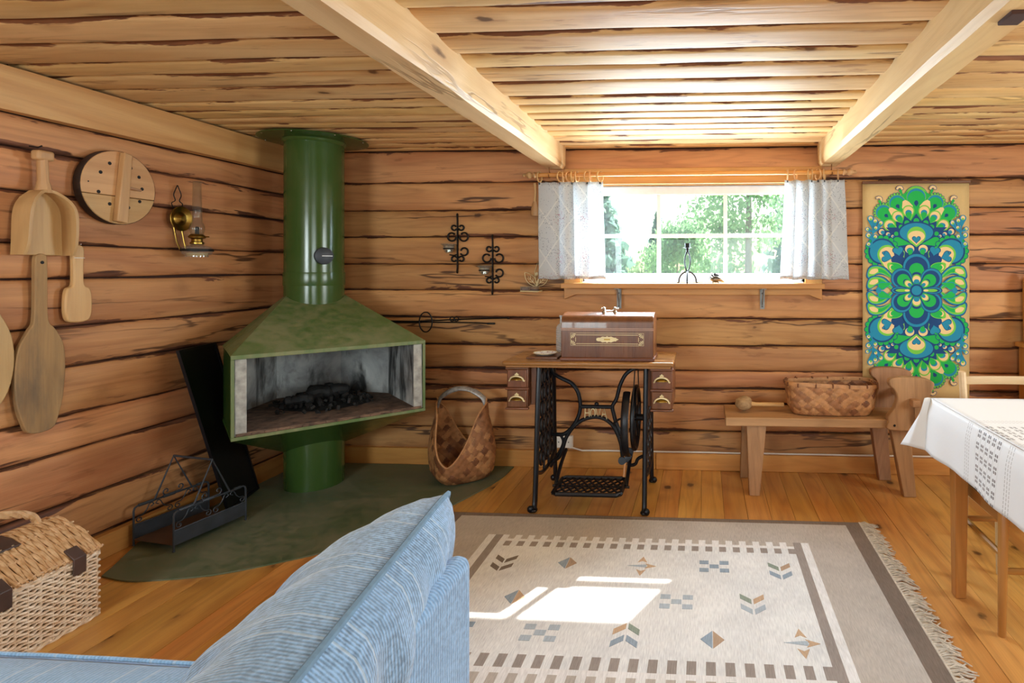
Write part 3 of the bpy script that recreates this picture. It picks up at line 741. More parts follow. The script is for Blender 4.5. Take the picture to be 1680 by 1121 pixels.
# ------------------------------------------------------------------ things hung on the left wall (local x = out from the wall)
def wallthing(name, y, z, label, cat, x=-2.592): return thing(name, (x, y, z), label, cat)
# scoop
s = wallthing('wooden_scoop', 2.055, 1.30, 'pale carved wooden flour scoop with a deep open bowl hung by its handle', 'scoop')
b = B()
bw = [(-.088, 0), (-.086, .05), (-.082, .16), (-.06, .22), (-.028, .25), (.028, .25), (.06, .22), (.082, .16), (.086, .05), (.088, 0)]
b.prism(bw, .004, .016, 'x'); b.build('bowl_back', M['pale_z'], s, bevel=.003)
b = B()
for sg in (-1, 1):
    path = [(sg*.088, .0, .058), (sg*.086, .05, .074), (sg*.082, .16, .080), (sg*.064, .212, .074), (sg*.03, .246, .06), (0, .256, .055)]
    P_ = catmull([(p[0], p[1], p[2]) for p in path], 5)
    for i in range(len(P_)-1):
        (y0, z0, d0), (y1, z1, d1) = P_[i], P_[i+1]
        def inw(k):
            a_, b_ = P_[max(0, k-1)], P_[min(len(P_)-1, k+1)]; ty_, tz_ = b_[0]-a_[0], b_[1]-a_[1]; l_ = math.hypot(ty_, tz_)
            return (-sg*abs(tz_)/l_*.011, -abs(ty_)/l_*.011)
        iy0, dz0 = y0+inw(i)[0], inw(i)[1]; iy1, dz1 = y1+inw(i+1)[0], inw(i+1)[1]
        b.add([(.006, y0, z0), (d0, y0, z0), (d0, iy0, z0+dz0), (.006, iy0, z0+dz0), (.006, y1, z1), (d1, y1, z1), (d1, iy1, z1+dz1), (.006, iy1, z1+dz1)], [(0,1,2,3),(4,7,6,5),(0,4,5,1),(1,5,6,2),(2,6,7,3),(3,7,4,0)])
b.build('bowl_wall', M['pale_z'], s, smooth=50)
b = B(); b.tube([(.030, 0, .243), (.032, -.003, .29), (.032, -.006, .37)], [.03, .0195, .0185], 10, flat=(1, .8)); b.build('handle', M['pale_z'], s)
b = B(); b.box(.014, .052, -.034, .024, .366, .405); b.build('handle_knob', M['pale_z'], s, bevel=.010, seg=3)
b = B(); b.tube([(-.004, -.02, .42), (.022, -.012, .416), (.03, -.004, .425)], .0028, 6); tag(b.build('iron_nail', M['iron'], loc=(-2.592, 2.055, 1.30)), 'bent dark nail in the logs holding up the flour scoop', 'nail')
# round lid
s = wallthing('round_wooden_lid', 2.342, 1.602, 'round wooden vat lid with bored holes and a vertical batten on the wall', 'lid', -2.594)
R = .158
for a0, a1, nm in ((-14, 194, 'upper_board'), (194, 346, 'lower_board')):
    pts = [(R*cos(radians(a0+(a1-a0)*k/30)), R*sin(radians(a0+(a1-a0)*k/30)) + (.0012 if nm[0] == 'u' else -.0012)) for k in range(31)]
    B().prism(pts, .0, .036, 'x').build(nm, M['pale_y'], s, smooth=30, bevel=.0025)
b = B()
for k in range(40):
    a, a2 = 2*pi*k/40, 2*pi*(k+1)/40
    b.add([(.002, (R+.001)*cos(a), (R+.001)*sin(a)), (.033, (R+.001)*cos(a), (R+.001)*sin(a)), (.033, (R+.001)*cos(a2), (R+.001)*sin(a2)), (.002, (R+.001)*cos(a2), (R+.001)*sin(a2)), (.002, (R+.003)*cos(a), (R+.003)*sin(a)), (.033, (R+.003)*cos(a), (R+.003)*sin(a)), (.033, (R+.003)*cos(a2), (R+.003)*sin(a2)), (.002, (R+.003)*cos(a2), (R+.003)*sin(a2))], [(0,1,2,3),(4,7,6,5),(0,4,5,1),(1,5,6,2),(2,6,7,3),(3,7,4,0)])
b.build('dark_band', plain('weathered_edge', '#3c2a1e', .8), s)  # thin band, darker than the boards, all round the rim
Mb = Matrix.Rotation(radians(-3.5), 4, 'X')
B().prism([(-.026, -.15), (.02, -.155), (.022, .15), (-.014, .155)], .036, .062, 'x', M=Mb).build('batten', M['pale_z'], s, bevel=.004)
for (y, z) in ((-.045, .10), (.045, .095), (-.082, .056), (.082, .06), (.096, .008), (-.09, -.028), (.085, -.05), (-.045, -.075), (.035, -.083), (-.13, .01)):
    r_ = .0075 if abs(y) < .12 else .003
    B().cyl((.0355, y, z), (.0368, y, z), r_, n=14).build('bored_hole_shade', M['soot'], s)  # flat dark disc stands in for the shade inside each hole
b = B(); b.cyl((.055, .015, .004), (.055, .072, -.002), .0055, n=8); b.build('peg', M['grey_y'], s)
# oil lamp
s = wallthing('oil_lamp', 2.665, 1.305, 'brass wall oil lamp with round reflector, clear chimney and glass oil font', 'oil lamp', -2.592)
Mr = Matrix.Translation((.012, -.018, .188)) @ Matrix.Rotation(pi/2, 4, 'Y')
B().lathe([(.0, .020), (.012, .020), (.022, .010), (.034, .003), (.044, .006), (.058, .012), (.061, .010), (.058, .004), (.02, -.006), (0, -.006)], 36, M=Mr).build('reflector', M['brass'], s)
w = [(.006, -.045, .24), (.006, -.055, .262), (.006, -.036, .277), (.006, -.044, .305), (.006, -.03, .34), (.006, -.024, .352), (.006, -.018, .34), (.006, -.004, .305), (.006, -.014, .277), (.006, .003, .262), (.006, -.006, .24)]
B().tube(catmull(w, 4), .0022, 6).build('wire_hanger', M['iron'], s)
cx = .085
B().lathe([(.0, .0), (.046, .0), (.046, .008), (.056, .012), (.060, .020), (.062, .034), (.058, .048), (.030, .060), (.016, .064)], 36, (cx, 0, 0)).build('oil_font', M['clear'], s)
B().lathe([(.0, .004), (.040, .004), (.044, .02), (.0, .022)], 30, (cx, 0, 0)).build('lamp_oil', plain('pale_lamp_oil', '#c6a878', .2), s)
B().lathe([(.064, .028), (.066, .03), (.066, .038), (.064, .040), (.062, .034)], 36, (cx, 0, 0)).build('holder_ring', M['iron'], s)
b = B()
for q in (-.02, .02): b.tube([(.0, q-.018, .15), (.006, q-.01, .08), (.012, q*.8, .034), (.026, q*.5, .034)], .003, 6)
b.build('holder_arm', M['brass'], s)
B().lathe([(.016, .062), (.028, .064), (.028, .072), (.023, .076), (.022, .088), (.034, .094), (.036, .101), (.030, .108), (.026, .112), (.0, .112)], 30, (cx, 0, 0)).build('burner', M['brass'], s)
B().tube([(cx+.03, .0, .1), (cx+.055, .01, .1)], .003, 6).build('wick_knob', M['brass'], s)
b = B(); b.open = True; b.lathe([(.024, .11), (.030, .13), (.031, .148), (.026, .165), (.0215, .172), (.0195, .2), (.017, .375)], 28, (cx, 0, 0), cap=False); b.build('chimney_glass', M['thin'], s, solid=.0012)
B().lathe([(.009, .112), (.009, .145), (.006, .15), (0, .15)], 12, (cx, 0, 0)).build('wick_tube', M['iron'], s)
# long weathered peel
s = wallthing('bread_peel', 2.055, .617, 'long grey-stained wooden bread peel hanging by a hole in its handle', 'bread peel', -2.588)
pl = catmull([(-.036, 0, 0), (-.062, .05, 0), (-.080, .13, 0), (-.084, .24, 0), (-.072, .33, 0), (-.040, .395, 0), (-.024, .43, 0), (-.021, .55, 0), (-.020, .66, 0), (-.012, .686, 0), (.012, .686, 0), (.020, .66, 0), (.021, .55, 0), (.024, .43, 0), (.048, .392, 0), (.076, .33, 0), (.083, .24, 0), (.076, .13, 0), (.060, .05, 0), (.036, 0, 0)], 4, closed=True)
o = B().prism([(p[0], p[1]) for p in pl], .0, .018, 'x').build('blade_and_handle', M['old_z'], s, bevel=.003)
B().cyl((.0175, .002, .655), (.0188, .002, .655), .0065, n=14).build('hanging_hole_shade', M['soot'], s)  # dark disc painted for the shade of the hole, blade is not pierced
# small paddle
s = wallthing('butter_paddle', 2.185, 1.03, 'small pale butter paddle with a short handle on the wall', 'paddle', -2.588)
pl = catmull([(-.030, 0, 0), (-.048, .03, 0), (-.050, .09, 0), (-.042, .135, 0), (-.021, .152, 0), (-.019, .22, 0), (-.018, .305, 0), (.018, .305, 0), (.018, .22, 0), (.021, .152, 0), (.042, .135, 0), (.050, .09, 0), (.048, .03, 0), (.030, 0, 0)], 4, closed=True)
B().prism([(p[0], p[1]) for p in pl], .0, .022, 'x').build('blade_and_handle', M['pale_z'], s, bevel=.005)
B().tube([(-.004, .0, .312), (.03, .0, .318)], .0028, 6).build('nail', M['chrome'], s)
B().tube([(.0235, -.019, .262), (.0235, .019, .262)], .0015, 5).build('string', M['cream'], s)
# pale round peel at the very edge
s = wallthing('flatbread_peel', 1.832, .72, 'pale smooth round-bladed peel hanging next to the grey-stained bread peel', 'peel', -2.588)
pl = catmull([(-.05, 0, 0), (-.11, .05, 0), (-.138, .16, 0), (-.130, .28, 0), (-.085, .38, 0), (-.03, .435, 0), (-.02, .52, 0), (-.02, .72, 0), (.02, .72, 0), (.02, .52, 0), (.03, .435, 0), (.085, .38, 0), (.130, .28, 0), (.138, .16, 0), (.11, .05, 0), (.05, 0, 0)], 4, closed=True)
B().prism([(p[0], p[1]) for p in pl], .0, .016, 'x').build('blade_and_handle', M['pale_z'], s, bevel=.004)

# ================================================================== window wall
# curtain rod on two hooks
rod = thing('curtain_rod', (-.104, 3.42, 1.820), 'round pine curtain rod with turned finials across the top of the window', 'curtain rod')
B().tube([(-.93, 0, 0), (.93, 0, 0)], .0125, 12).build('pole', M['pine_x'], rod)
for sg in (-1, 1):
    Mx = Matrix.Translation((sg*.925, 0, 0)) @ Matrix.Rotation(sg*pi/2, 4, 'Y')
    B().lathe([(.0135, 0), (.019, .004), (.019, .010), (.012, .016), (.010, .024), (.020, .034), (.022, .042), (.018, .052), (.010, .060), (.008, .068), (.011, .074), (.006, .082), (0, .084)], 20, M=Mx).build('finial', M['pale_x'], rod)
for x, lab in ((-.945, 'brass hook under the beam beside the fireplace side of the window'), (.757, 'brass hook under the beam next to the wall hanging')):
    pts = [(0, 0, .05), (0, 0, .012)]+[(0, .0185*sin(radians(a)), -.0065+.0185*cos(radians(a))) for a in range(0, 271, 30)]
    o = B().tube(pts, .0028, 6).build('ceiling_hook', plain('aged_copper', '#8a5a34', .4, .8), loc=(x, 3.42, 1.8265)); tag(o, lab, 'hook', 'hooks carrying the curtain rod')

def fabric_print(name):
    m = NT(name); tc = m.n('TexCoord').outputs['Object']; sx = m.n('SeparateXYZ'); m.set(sx.inputs[0], tc)
    x, z = sx.outputs[0], sx.outputs[2]
    # diamond lattice with sprigs
    def tri(v, p): return m.math('ABSOLUTE', m.math('SUBTRACT', m.math('FRACT', m.math('DIVIDE', v, p)), .5))
    dm = m.math('ADD', m.math('MULTIPLY', tri(x, .17), 1.0), m.math('MULTIPLY', tri(z, .25), 1.0))
    fl = m.ramp(dm, (.20, 1.0), (.30, 0.0)); line = m.ramp(m.math('ABSOLUTE', m.math('SUBTRACT', dm, .5)), (.02, 1.0), (.035, 0.0))
    vo = m.n('TexVoronoi'); m.set(vo.inputs['Vector'], tc); vo.inputs['Scale'].default_value = 120
    dots = m.ramp(vo.outputs['Distance'], (.22, 1.0), (.38, 0.0)); sp = m.n('SeparateColor'); m.set(sp.inputs[0], vo.outputs['Color'])
    base = lin('#d8dadb')
    c = m.mix(m.math('MULTIPLY', line, .5), base, lin('#f6f4ee'))
    c = m.mix(m.math('MULTIPLY', dots, m.math('MULTIPLY_ADD', m.math('GREATER_THAN', sp.outputs[1], .55), .75, .0)), c, lin('#838b95'))
    c = m.mix(m.math('MULTIPLY', m.math('MULTIPLY', dots, fl), .95), c, m.mix(m.math('GREATER_THAN', sp.outputs[0], .45), lin('#7c8b96'), lin('#b76d7c')))
    hem = m.ramp(z, (.0, 1.0), (.06, 0.0)); c = m.mix(m.math('MULTIPLY', m.math('MULTIPLY', dots, hem), .7), c, lin('#c2798c'))
    d = m.n('BsdfDiffuse'); m.set(d.inputs[0], c); t = m.n('BsdfTranslucent'); m.set(t.inputs[0], c)
    mx = m.n('MixShader', i_0=.48); m.set(mx.inputs[1], d); m.set(mx.inputs[2], t); m.t.links.new(mx.outputs[0], m.out.inputs[0]); return m.mat
M['print'] = fabric_print('printed_cotton')
def curtain(x0t, x1t, x0b, x1b, rings, flip, label):
    c = thing('curtain', ((x0b+x1b)/2, 3.42, 1.183), label, 'curtain', group='short printed cafe curtains'); ox = (x0b+x1b)/2
    def f(u, v):
        uu = 1-u if flip else u
        a = .022*min(1, max(0, (uu-.22)*4)); ph = 2*pi*(uu*4.2+.35*uu*uu)
        x = (x0t+(x1t-x0t)*u)*v + (x0b+(x1b-x0b)*u)*(1-v) - ox
        return (x + .010*sin(ph*1.0+1.3)*min(1, a*45), a*sin(ph)*(1.15-.35*v)+.004*sin(9*v+5*u), .594*v - .004*abs(sin(ph))*v + .003*sin(u*23)*(1-v))
    b = B(); b.open = True; b.grid(f, 90, 24); b.build('cloth', M['print'], c, smooth=80, solid=.0012)
    b = B(); b.open = True; b.grid(lambda u, v: tuple(a+d for a, d in zip(f(u, v*.03), (0, -.0015, -.0005))), 90, 1); b.build('hem', M['print'], c, smooth=80, solid=.002)
    for rx in rings:
        a = random.uniform(-.5, .5); Mx = Matrix.Translation((rx-ox, 0, .6248)) @ Matrix.Rotation(a, 4, 'Z')
        rg = B().tube([(0, .0305*cos(2*pi*k/20), .0305*sin(2*pi*k/20)) for k in range(20)], .0048, 6, closed=True, M=Mx).build('ring', M['pale_z'], c)
        B().box(-.0035, .0035, -.003, .003, -.046, -.030, M=Mx).build('clip', M['slate'], rg, smooth=0)
curtain(-1.014, -.604, -1.012, -.585, [-1.007, -.879, -.86, -.824, -.805, -.775, -.711, -.692, -.632], False, 'short floral cotton curtain hanging nearest the wall candle sconces, glowing with sun')
curtain(.491, .834, .462, .858, [.498, .546, .625, .641, .678, .715, .795], True, 'short floral cotton curtain hanging next to the blue-green wall hanging')

# things on the sill
c = thing('candlestick', (-.100, 3.43, 1.158), 'small forged iron candlestick with three bowed feet on the window sill', 'candlestick')
for a in (-90, 20, 160):
    d = Vector((cos(radians(a)), sin(radians(a)), 0))
    P_ = [d*.066+Vector((0,0,.003)), d*.058+Vector((0,0,.005)), d*.053+Vector((0,0,.03)), d*.04+Vector((0,0,.052)), d*.02+Vector((0,0,.066)), Vector((0,0,.07))]
    B().tube(catmull([tuple(p) for p in P_], 4), .0055, 6).build('foot', M['iron'], c)
for ph in (0, pi):
    pts = [(.017*sin(pi*k/20)**.7*cos(ph+.9*sin(k*.35)*.3), .006*sin(ph+k*.5), .07+.125*k/20) for k in range(21)]
    B().tube(pts, .0046, 6).build('stem_bar', M['iron'], c)
B().lathe([(.008, .066), (.010, .07), (.006, .076)], 12).build('lower_knot', M['iron'], c)
B().lathe([(.006, .192), (.009, .197), (.009, .207), (.005, .212), (.024, .214), (.026, .217), (.012, .219), (.0155, .22), (.0165, .242), (.0145, .242), (.0135, .224), (0, .224)], 20).build('candle_cup', M['iron'], c)
h = thing('hedgehog_figurine', (.070, 3.43, 1.158), 'small metal hedgehog figurine on the window sill', 'figurine')
M['pewter'] = plain('tarnished_metal', '#8a7f6e', .35, .8)
b = B(); b.ball((0, 0, .026), .034, .024, .021, 16, 10); b.build('body', M['pewter'], h)
b = B(); b.tube([(.022, 0, .024), (.036, 0, .018), (.05, 0, .011), (.054, 0, .0105)], [.016, .010, .0035, .001], 10); b.build('snout', M['pewter'], h)
b = B(); r = random.Random(5)
for k in range(120):
    th, ph = r.uniform(-.1, pi*.62), r.uniform(0, 2*pi)
    n_ = Vector((sin(th)*cos(ph), sin(th)*sin(ph), cos(th)))
    if n_.x > .75 or n_.z < -.2: continue
    p = Vector((n_.x*.034, n_.y*.024, .026+n_.z*.021)); q = p+(n_+Vector((-.4, 0, .1)))*.013
    b.tube([tuple(p), tuple(q)], [.0022, .0004], 4)
tag(b.build('spines', M['iron'], h, smooth=0), kind='stuff')
for x in (-.016, .017):
    for y in (-.010, .010): B().cyl((x, y, .0), (x*.9, y*.9, .012), .0035, .0045, n=6).build('foot', M['pewter'], h)

# wall candle sconces
def scroll_ring(b, cx, cz, r, a0, sg): b.tube([(cx+(r-.0008*k/3)*cos(radians(a0+sg*14*k)), -.006, cz+(r-.0008*k/3)*sin(radians(a0+sg*14*k))) for k in range(24)], .0056, 6)
def sconce(x, z, label):
    s = thing('candle_sconce', (x, YB-.002, z), label, 'candle sconce', group='wrought iron candle sconces')
    b = B(); b.tube(catmull([(.0, -.004, .183), (0, -.012, .178), (0, -.008, .155), (0, -.006, .10), (0, -.006, -.12), (0, -.008, -.165), (0, -.013, -.18), (0, -.005, -.184)], 4), .0105, 6, flat=(1, .45)); b.build('back_bar', M['iron'], s)
    for cx, cz, r, a0, sg in ((-.023, .10, .0185, -20, -1), (.025, .10, .0185, 200, 1), (-.038, .042, .029, 0, -1), (.042, .042, .030, 180, 1), (.043, -.052, .027, 210, 1), (-.022, -.101, .0195, 20, 1), (.025, -.101, .0185, 160, -1)):
        b = B(); scroll_ring(b, cx, cz, r, a0, sg); b.build('scroll', M['iron'], s)
    b = B(); b.tube([(0, -.008, -.07), (-.012, -.03, -.078), (-.03, -.055, -.074)], .004, 6); b.tube([(-.033+.031*cos(2*pi*k/20), -.06+.031*sin(2*pi*k/20), -.036) for k in range(20)], .004, 6, closed=True); b.build('cup_holder', M['iron'], s)
    B().lathe([(0, -.036), (.018, -.034), (.030, -.020), (.033, -.002), (.034, .010), (.048, .020), (.050, .024), (.046, .024), (.031, .012), (.029, -.004), (.016, -.028), (0, -.03)], 24, (-.033, -.06, -.030)).build('glass_cup', M['clear'], s)
    B().lathe([(0, 0), (.018, 0), (.018, .012), (0, .012)], 16, (-.033, -.06, -.056)).build('tealight', M['chrome'], s)
sconce(-1.566, 1.408, 'black scrolled iron sconce with a glass cup, the higher of the pair')
sconce(-1.338, 1.272, 'black scrolled iron sconce with a glass cup, the lower of the pair')

# leaf-shaped tealight holder half behind the curtain
s = thing('leaf_tealight_holder', (-1.065, YB-.004, 1.105), 'gold wire leaf wall holder with a small glass candle box beside the curtain', 'candle holder')
b = B(); b.tube([(.01, -.006, .03), (-.002, -.006, .12), (.018, -.006, .185), (.036, -.006, .12), (.014, -.006, .03)], .0026, 6); b.build('wire_hanger', M['gold'], s)
def leaf(cx, cz, ang, L, w):
    pts = []
    for k in range(24):
        t = 2*pi*k/24; u = .5-.5*cos(t); v = w*sin(t)*(sin(pi*u)**.4); pts.append((cx+u*L*cos(ang)-v*sin(ang), -.010, cz+u*L*sin(ang)+v*cos(ang)))
    b = B(); b.tube(pts, .0024, 5, closed=True); b.tube([(cx, -.010, cz), (cx+L*.7*cos(ang), -.010, cz+L*.7*sin(ang))], .0017, 5)
    for u in (.3, .5): 
        for sg in (-1, 1): b.tube([(cx+u*L*cos(ang), -.010, cz+u*L*sin(ang)), (cx+(u+.16)*L*cos(ang)-sg*w*.55*sin(ang), -.010, cz+(u+.16)*L*sin(ang)+sg*w*.55*cos(ang))], .0014, 4)
    return b
leaf(.012, .030, radians(131), .115, .026).build('leaf', M['gold'], s); leaf(.012, .030, radians(45), .105, .026).build('leaf', M['gold'], s)
B().ball((.012, -.014, .108), .011, .007, .013, 12, 8).build('bud', M['gold'], s)
B().tube([(-.068, -.012, .004), (-.066, -.085, .002), (.04, -.085, .0), (.046, -.012, .002)], .004, 6).build('base_wire', M['gold'], s)
B().box(-.072, .030, -.08, -.02, .004, .032).build('glass_box', M['clear'], s, bevel=.002)
B().box(-.066, -.022, -.074, -.026, .006, .026).build('candle', plain('brown_wax', '#5a3a2a', .5), s, bevel=.003)

# wooden ladle hanging behind the curtain edge
s = thing('wooden_ladle', (-1.065, YB-.012, 1.575), 'pale wooden ladle hanging on the logs half behind the curtain', 'ladle')
B().lathe([(0, 0), (.020, .003), (.027, .02), (.024, .05), (.014, .085), (.009, .1)], 16, sy=.55).build('bowl', M['pale_z'], s)
B().tube([(0, 0, .095), (.004, 0, .16), (.0, 0, .21)], [.008, .007, .009], 8).build('handle', M['pale_z'], s)

# fire tongs on nails
s = thing('fire_tongs', (-1.62, YB-.014, .915), 'long black iron fire tongs and poker hung flat along the log wall', 'fire tongs')
B().tube(catmull([(-.38, 0, -.012), (-.2, 0, -.010), (.0, -.002, -.010), (.16, -.002, -.012), (.26, -.002, -.016)], 4), .0045, 6).build('lower_arm', M['iron'], s)
B().box(.25, .30, -.005, .002, -.022, -.010).build('flat_tip', M['iron'], s, bevel=.002)
B().tube(catmull([(-.38, .0, -.004), (-.2, -.004, -.004), (.03, -.006, .008), (.2, -.004, .014), (.38, -.004, .020)], 4), .0045, 6).build('upper_arm', M['iron'], s)
B().ball((.385, -.004, .020), .010, .008, .008, 10, 6).build('ball_tip', M['iron'], s)
B().tube([(-.145+.042*cos(2*pi*k/28), -.013, -.008+.063*sin(2*pi*k/28)) for k in range(28)], .004, 6, closed=True).build('ring', M['iron'], s)
for sg in (-1, 1): B().tube([(.04+sg*.014+.014*cos(radians(a)), -.010, .012+.014*sin(radians(a))) for a in range(0, 331, 30)], .0038, 6).build('pivot_curl', M['iron'], s)

# ================================================================== treadle sewing machine table
SX, SY = -.605, 3.08
t = thing('treadle_sewing_table', (SX, SY, 0), 'antique treadle sewing machine table with black cast-iron frame and walnut drawers', 'sewing table')
def W(pts, y=None, dy=0): return [(p[0]-SX, (p[1]-SY) if y is None else (y-SY), p[-1]) for p in pts]
TOPC = M['top_x'] = wood('worn_walnut_top', 'x', '#a5713f', '#8a5a32', '#4f2d18', .28, 0, streak=.45, coat=.3)
B().box(-.447, .449, -.185, .20, .742, .764).build('table_top', TOPC, t, bevel=.009, seg=3)
B().box(-.432, .434, -.172, .187, .730, .742).build('top_moulding', TOPC, t, bevel=.004)
for x0, x1 in ((-.440, -.315), (.325, .448)):
    b = B(); b.box(x0+.006, x1-.006, -.142, .15, .516, .728); cb = b.build('drawer_case', M['dark_z'], t, bevel=.004)
    B().box(x1-.004 if x0 < 0 else x0-.022, x1+.026 if x0 < 0 else x0+.004, -.10, .15, .52, .73).build('case_hanger', M['dark_z'], t, bevel=.003)
    for z in (.510, .614, .722): B().box(x0, x1, -.156, -.136, z-.006, z+.007).build('moulding', M['dark_x'], cb, bevel=.005, seg=3)
    for z0, z1 in ((.518, .607), (.622, .715)):
        dr = B().box(x0+.012, x1-.012, -.152, -.138, z0, z1).build('drawer', M['dark_z'], t, bevel=.003)
        cx, cz = (x0+x1)/2, (z0+z1)/2+.004
        pts = [(cx+.037*cos(radians(a)), -.158-.004*sin(radians(a)), cz-.013+.024*sin(radians(a))) for a in range(0, 181, 15)]
        B().tube([(cx+.042, -.153, cz-.016)]+pts+[(cx-.042, -.153, cz-.016)], .0048, 6, flat=(1, .7)).build('pull', M['gold'], dr)
        b = B(); b.prism([(cx-.009, cz+.010), (cx+.009, cz+.010), (cx+.012, cz+.020), (cx+.006, cz+.023), (cx, cz+.030), (cx-.006, cz+.023), (cx-.012, cz+.020)], -.158, -.152); b.build('pull_crest', M['gold'], dr, bevel=.0015)
        b = B(); b.open = True; b.grid(lambda u, v: (cx+.034*cos(pi*u)*(1-.05*v), -.153-.016*sin(pi*u)*v-.002, cz-.014+.022*sin(pi*u)*(1-v)+.004*v), 14, 4); b.build('cup', M['brass'], dr, solid=.001)
# iron side frames
for x in (-.87, -.303):
    o = x-SX; b = B()
    fr = catmull([(o, -.225, .010), (o, -.205, .05), (o, -.185, .20), (o, -.165, .42), (o, -.145, .60), (o, -.125, .735)], 4); b.tube(fr, .0165, 8, flat=(1, .8))
    b.build('front_post', M['black'], t)
    b = B(); rr = catmull([(o, .215, .010), (o, .200, .05), (o, .185, .20), (o, .172, .42), (o, .165, .60), (o, .155, .735)], 4); b.tube(rr, .0155, 8, flat=(1, .8)); b.build('rear_post', M['black'], t)
    for y in (-.225, .215):
        b = B(); b.ball((o, y, .012), .020, .026, .012, 12, 6); b.ball((o+(.014 if x > -.6 else -.014), y-.012, .020), .017, .014, .018, 12, 8); b.build('foot', M['black'], t)
    b = B(); b.tube([(o, -.125, .728), (o, .155, .728)], .011, 8); b.build('top_rail', M['black'], t)
    b = B(); b.tube(catmull([(o, -.185, .19), (o, -.09, .155), (o, 0, .148), (o, .09, .155), (o, .185, .19)], 4), .011, 8); b.build('low_rail', M['black'], t)
    # openwork: two rows of ovals linked by curved bars
    for k in range(6):
        zc = .235+.085*k
        for yc in (-.082+.006*k, .008, .096-.004*k):
            b = B(); b.tube([(o, yc+.032*cos(2*pi*j/16), zc+.038*sin(2*pi*j/16)) for j in range(16)], .0085, 6, closed=True); b.build('openwork_oval', M['black'], t)
    for yc in (-.04, .05):
        b = B(); b.tube(catmull([(o, yc, .16), (o, yc+.012, .3), (o, yc-.008, .45), (o, yc+.006, .6), (o, yc, .725)], 5), .0065, 6); b.build('openwork_bar', M['black'], t)
# rear brace with lettering
YBR = 3.17
def brace(name, pts, r=.0115): B().tube(catmull([(p[0]-SX, YBR-SY, p[1]) for p in pts], 5), r, 8, flat=(1, .75)).build(name, M['black'], t)
brace('brace', [(-.872, .72), (-.865, .687), (-.85, .652), (-.8, .623), (-.75, .599), (-.715, .555), (-.701, .506), (-.698, .467), (-.705, .423), (-.725, .378), (-.76, .333), (-.8, .308), (-.86, .309)])
brace('brace', [(-.378, .715), (-.379, .69), (-.408, .677), (-.443, .647), (-.472, .588), (-.492, .514), (-.515, .470), (-.507, .426), (-.497, .387), (-.482, .348), (-.46, .30)])
brace('arch', [(-.87, .125), (-.85, .158), (-.82, .178), (-.8, .224), (-.78, .288), (-.74, .348), (-.691, .388), (-.641, .406), (-.596, .409), (-.552, .395), (-.512, .362), (-.487, .318), (-.467, .26), (-.46, .206), (-.453, .172), (-.44, .14)])
brace('arch_loop', [(-.83, .308), (-.81, .30), (-.798, .278), (-.798, .253), (-.815, .214), (-.835, .185)], .008)
brace('cross_bar', [(-.70, .467), (-.61, .467), (-.515, .467)])
B().ball((-.605-SX, YBR-SY, .482), .013, .01, .012, 10, 6).build('boss', M['black'], t)
brace('treadle_link', [(-.428, .176), (-.414, .143), (-.385, .149), (-.37, .178), (-.335, .197)], .010)
def stroke(pts, r=.0034): return B().tube([(p[0]-SX, YBR-SY-.004, p[1]) for p in pts], r, 5)
lx, lz0, lz1 = -.672, .405, .458
bb = stroke([(lx, lz0-.012), (lx+.003, lz1)]); bb.tube([(lx+.026-SX, YBR-SY-.004, lz0), (lx+.024-SX, YBR-SY-.004, lz1)], .0034, 5); bb.tube([(lx-SX, YBR-SY-.004, .432), (lx+.026-SX, YBR-SY-.004, .432)], .0034, 5); bb.build('letter_h', M['gold'], t)
stroke([(lx+.046+.013*cos(2*pi*k/18), .432+.024*sin(2*pi*k/18)) for k in range(19)]).build('letter_o', M['gold'], t)
stroke([(lx+.062, lz1), (lx+.076, lz0+.003), (lx+.090, lz1)]).build('letter_v', M['gold'], t)
bb = stroke([(lx+.094, lz0-.002), (lx+.110, lz1), (lx+.126, lz0-.008)]); bb.tube([(lx+.101-SX, YBR-SY-.004, .426), (lx+.119-SX, YBR-SY-.004, .426)], .003, 5); bb.build('letter_a', M['gold'], t)
# wheel, guard, belt, rod
wx, wy, wz, wr = -.372-SX, 3.08-SY, .435, .165
wh = B().tube([(wx, wy+wr*cos(2*pi*k/40), wz+wr*sin(2*pi*k/40)) for k in range(40)], .012, 8, closed=True).build('drive_wheel', M['black'], t)
for k in range(5):
    a = 2*pi*k/5+.3; B().tube(catmull([(wx, wy+.02*cos(a), wz+.02*sin(a)), (wx, wy+.09*cos(a+.12), wz+.09*sin(a+.12)), (wx, wy+wr*cos(a), wz+wr*sin(a))], 3), .0065, 6).build('spoke', M['black'], wh)
B().cyl((wx-.03, wy, wz), (wx+.06, wy, wz), .018, n=14).build('hub', M['black'], wh)
gpts = [(wx-.035, wy-.02+.185*cos(radians(a)), wz-.01+.185*sin(radians(a))) for a in range(115, 286, 10)]
B().tube(gpts, .014, 6, flat=(.5, 1.4)).build('skirt_guard', M['black'], t)
for y in (-.17, .165): B().tube([(wx, wy+y, wz+.03), (wx+.004, wy+y*.35, .735)], .0035, 6).build('belt', plain('leather_belt', '#2a201a', .7), t)
B().tube(catmull([(-.497-SX, .0, .40), (-.455-SX, 0, .425), (-.43-SX, .0, .40), (-.435-SX, 0, .34), (-.46-SX, 0, .32)], 4), .006, 6).build('wheel_bracket', M['black'], t)
B().tube([(wx-.045, wy, .40), (wx-.055, wy-.02, .20), (-.43-SX, -.05, .125)], .0085, 8).build('pitman_rod', M['pine_z'], t)
b = B(); b.tube(catmull([(-.443-SX, -.03, .205), (-.418-SX, -.03, .215), (-.400-SX, -.03, .240), (-.392-SX, -.03, .275)], 4), .016, 8, flat=(1, .35)); b.build('dress_lever', M['slate'], t)
B().cyl((-.443-SX, -.038, .207), (-.443-SX, -.022, .207), .021, n=16).build('lever_eye', M['slate'], t)
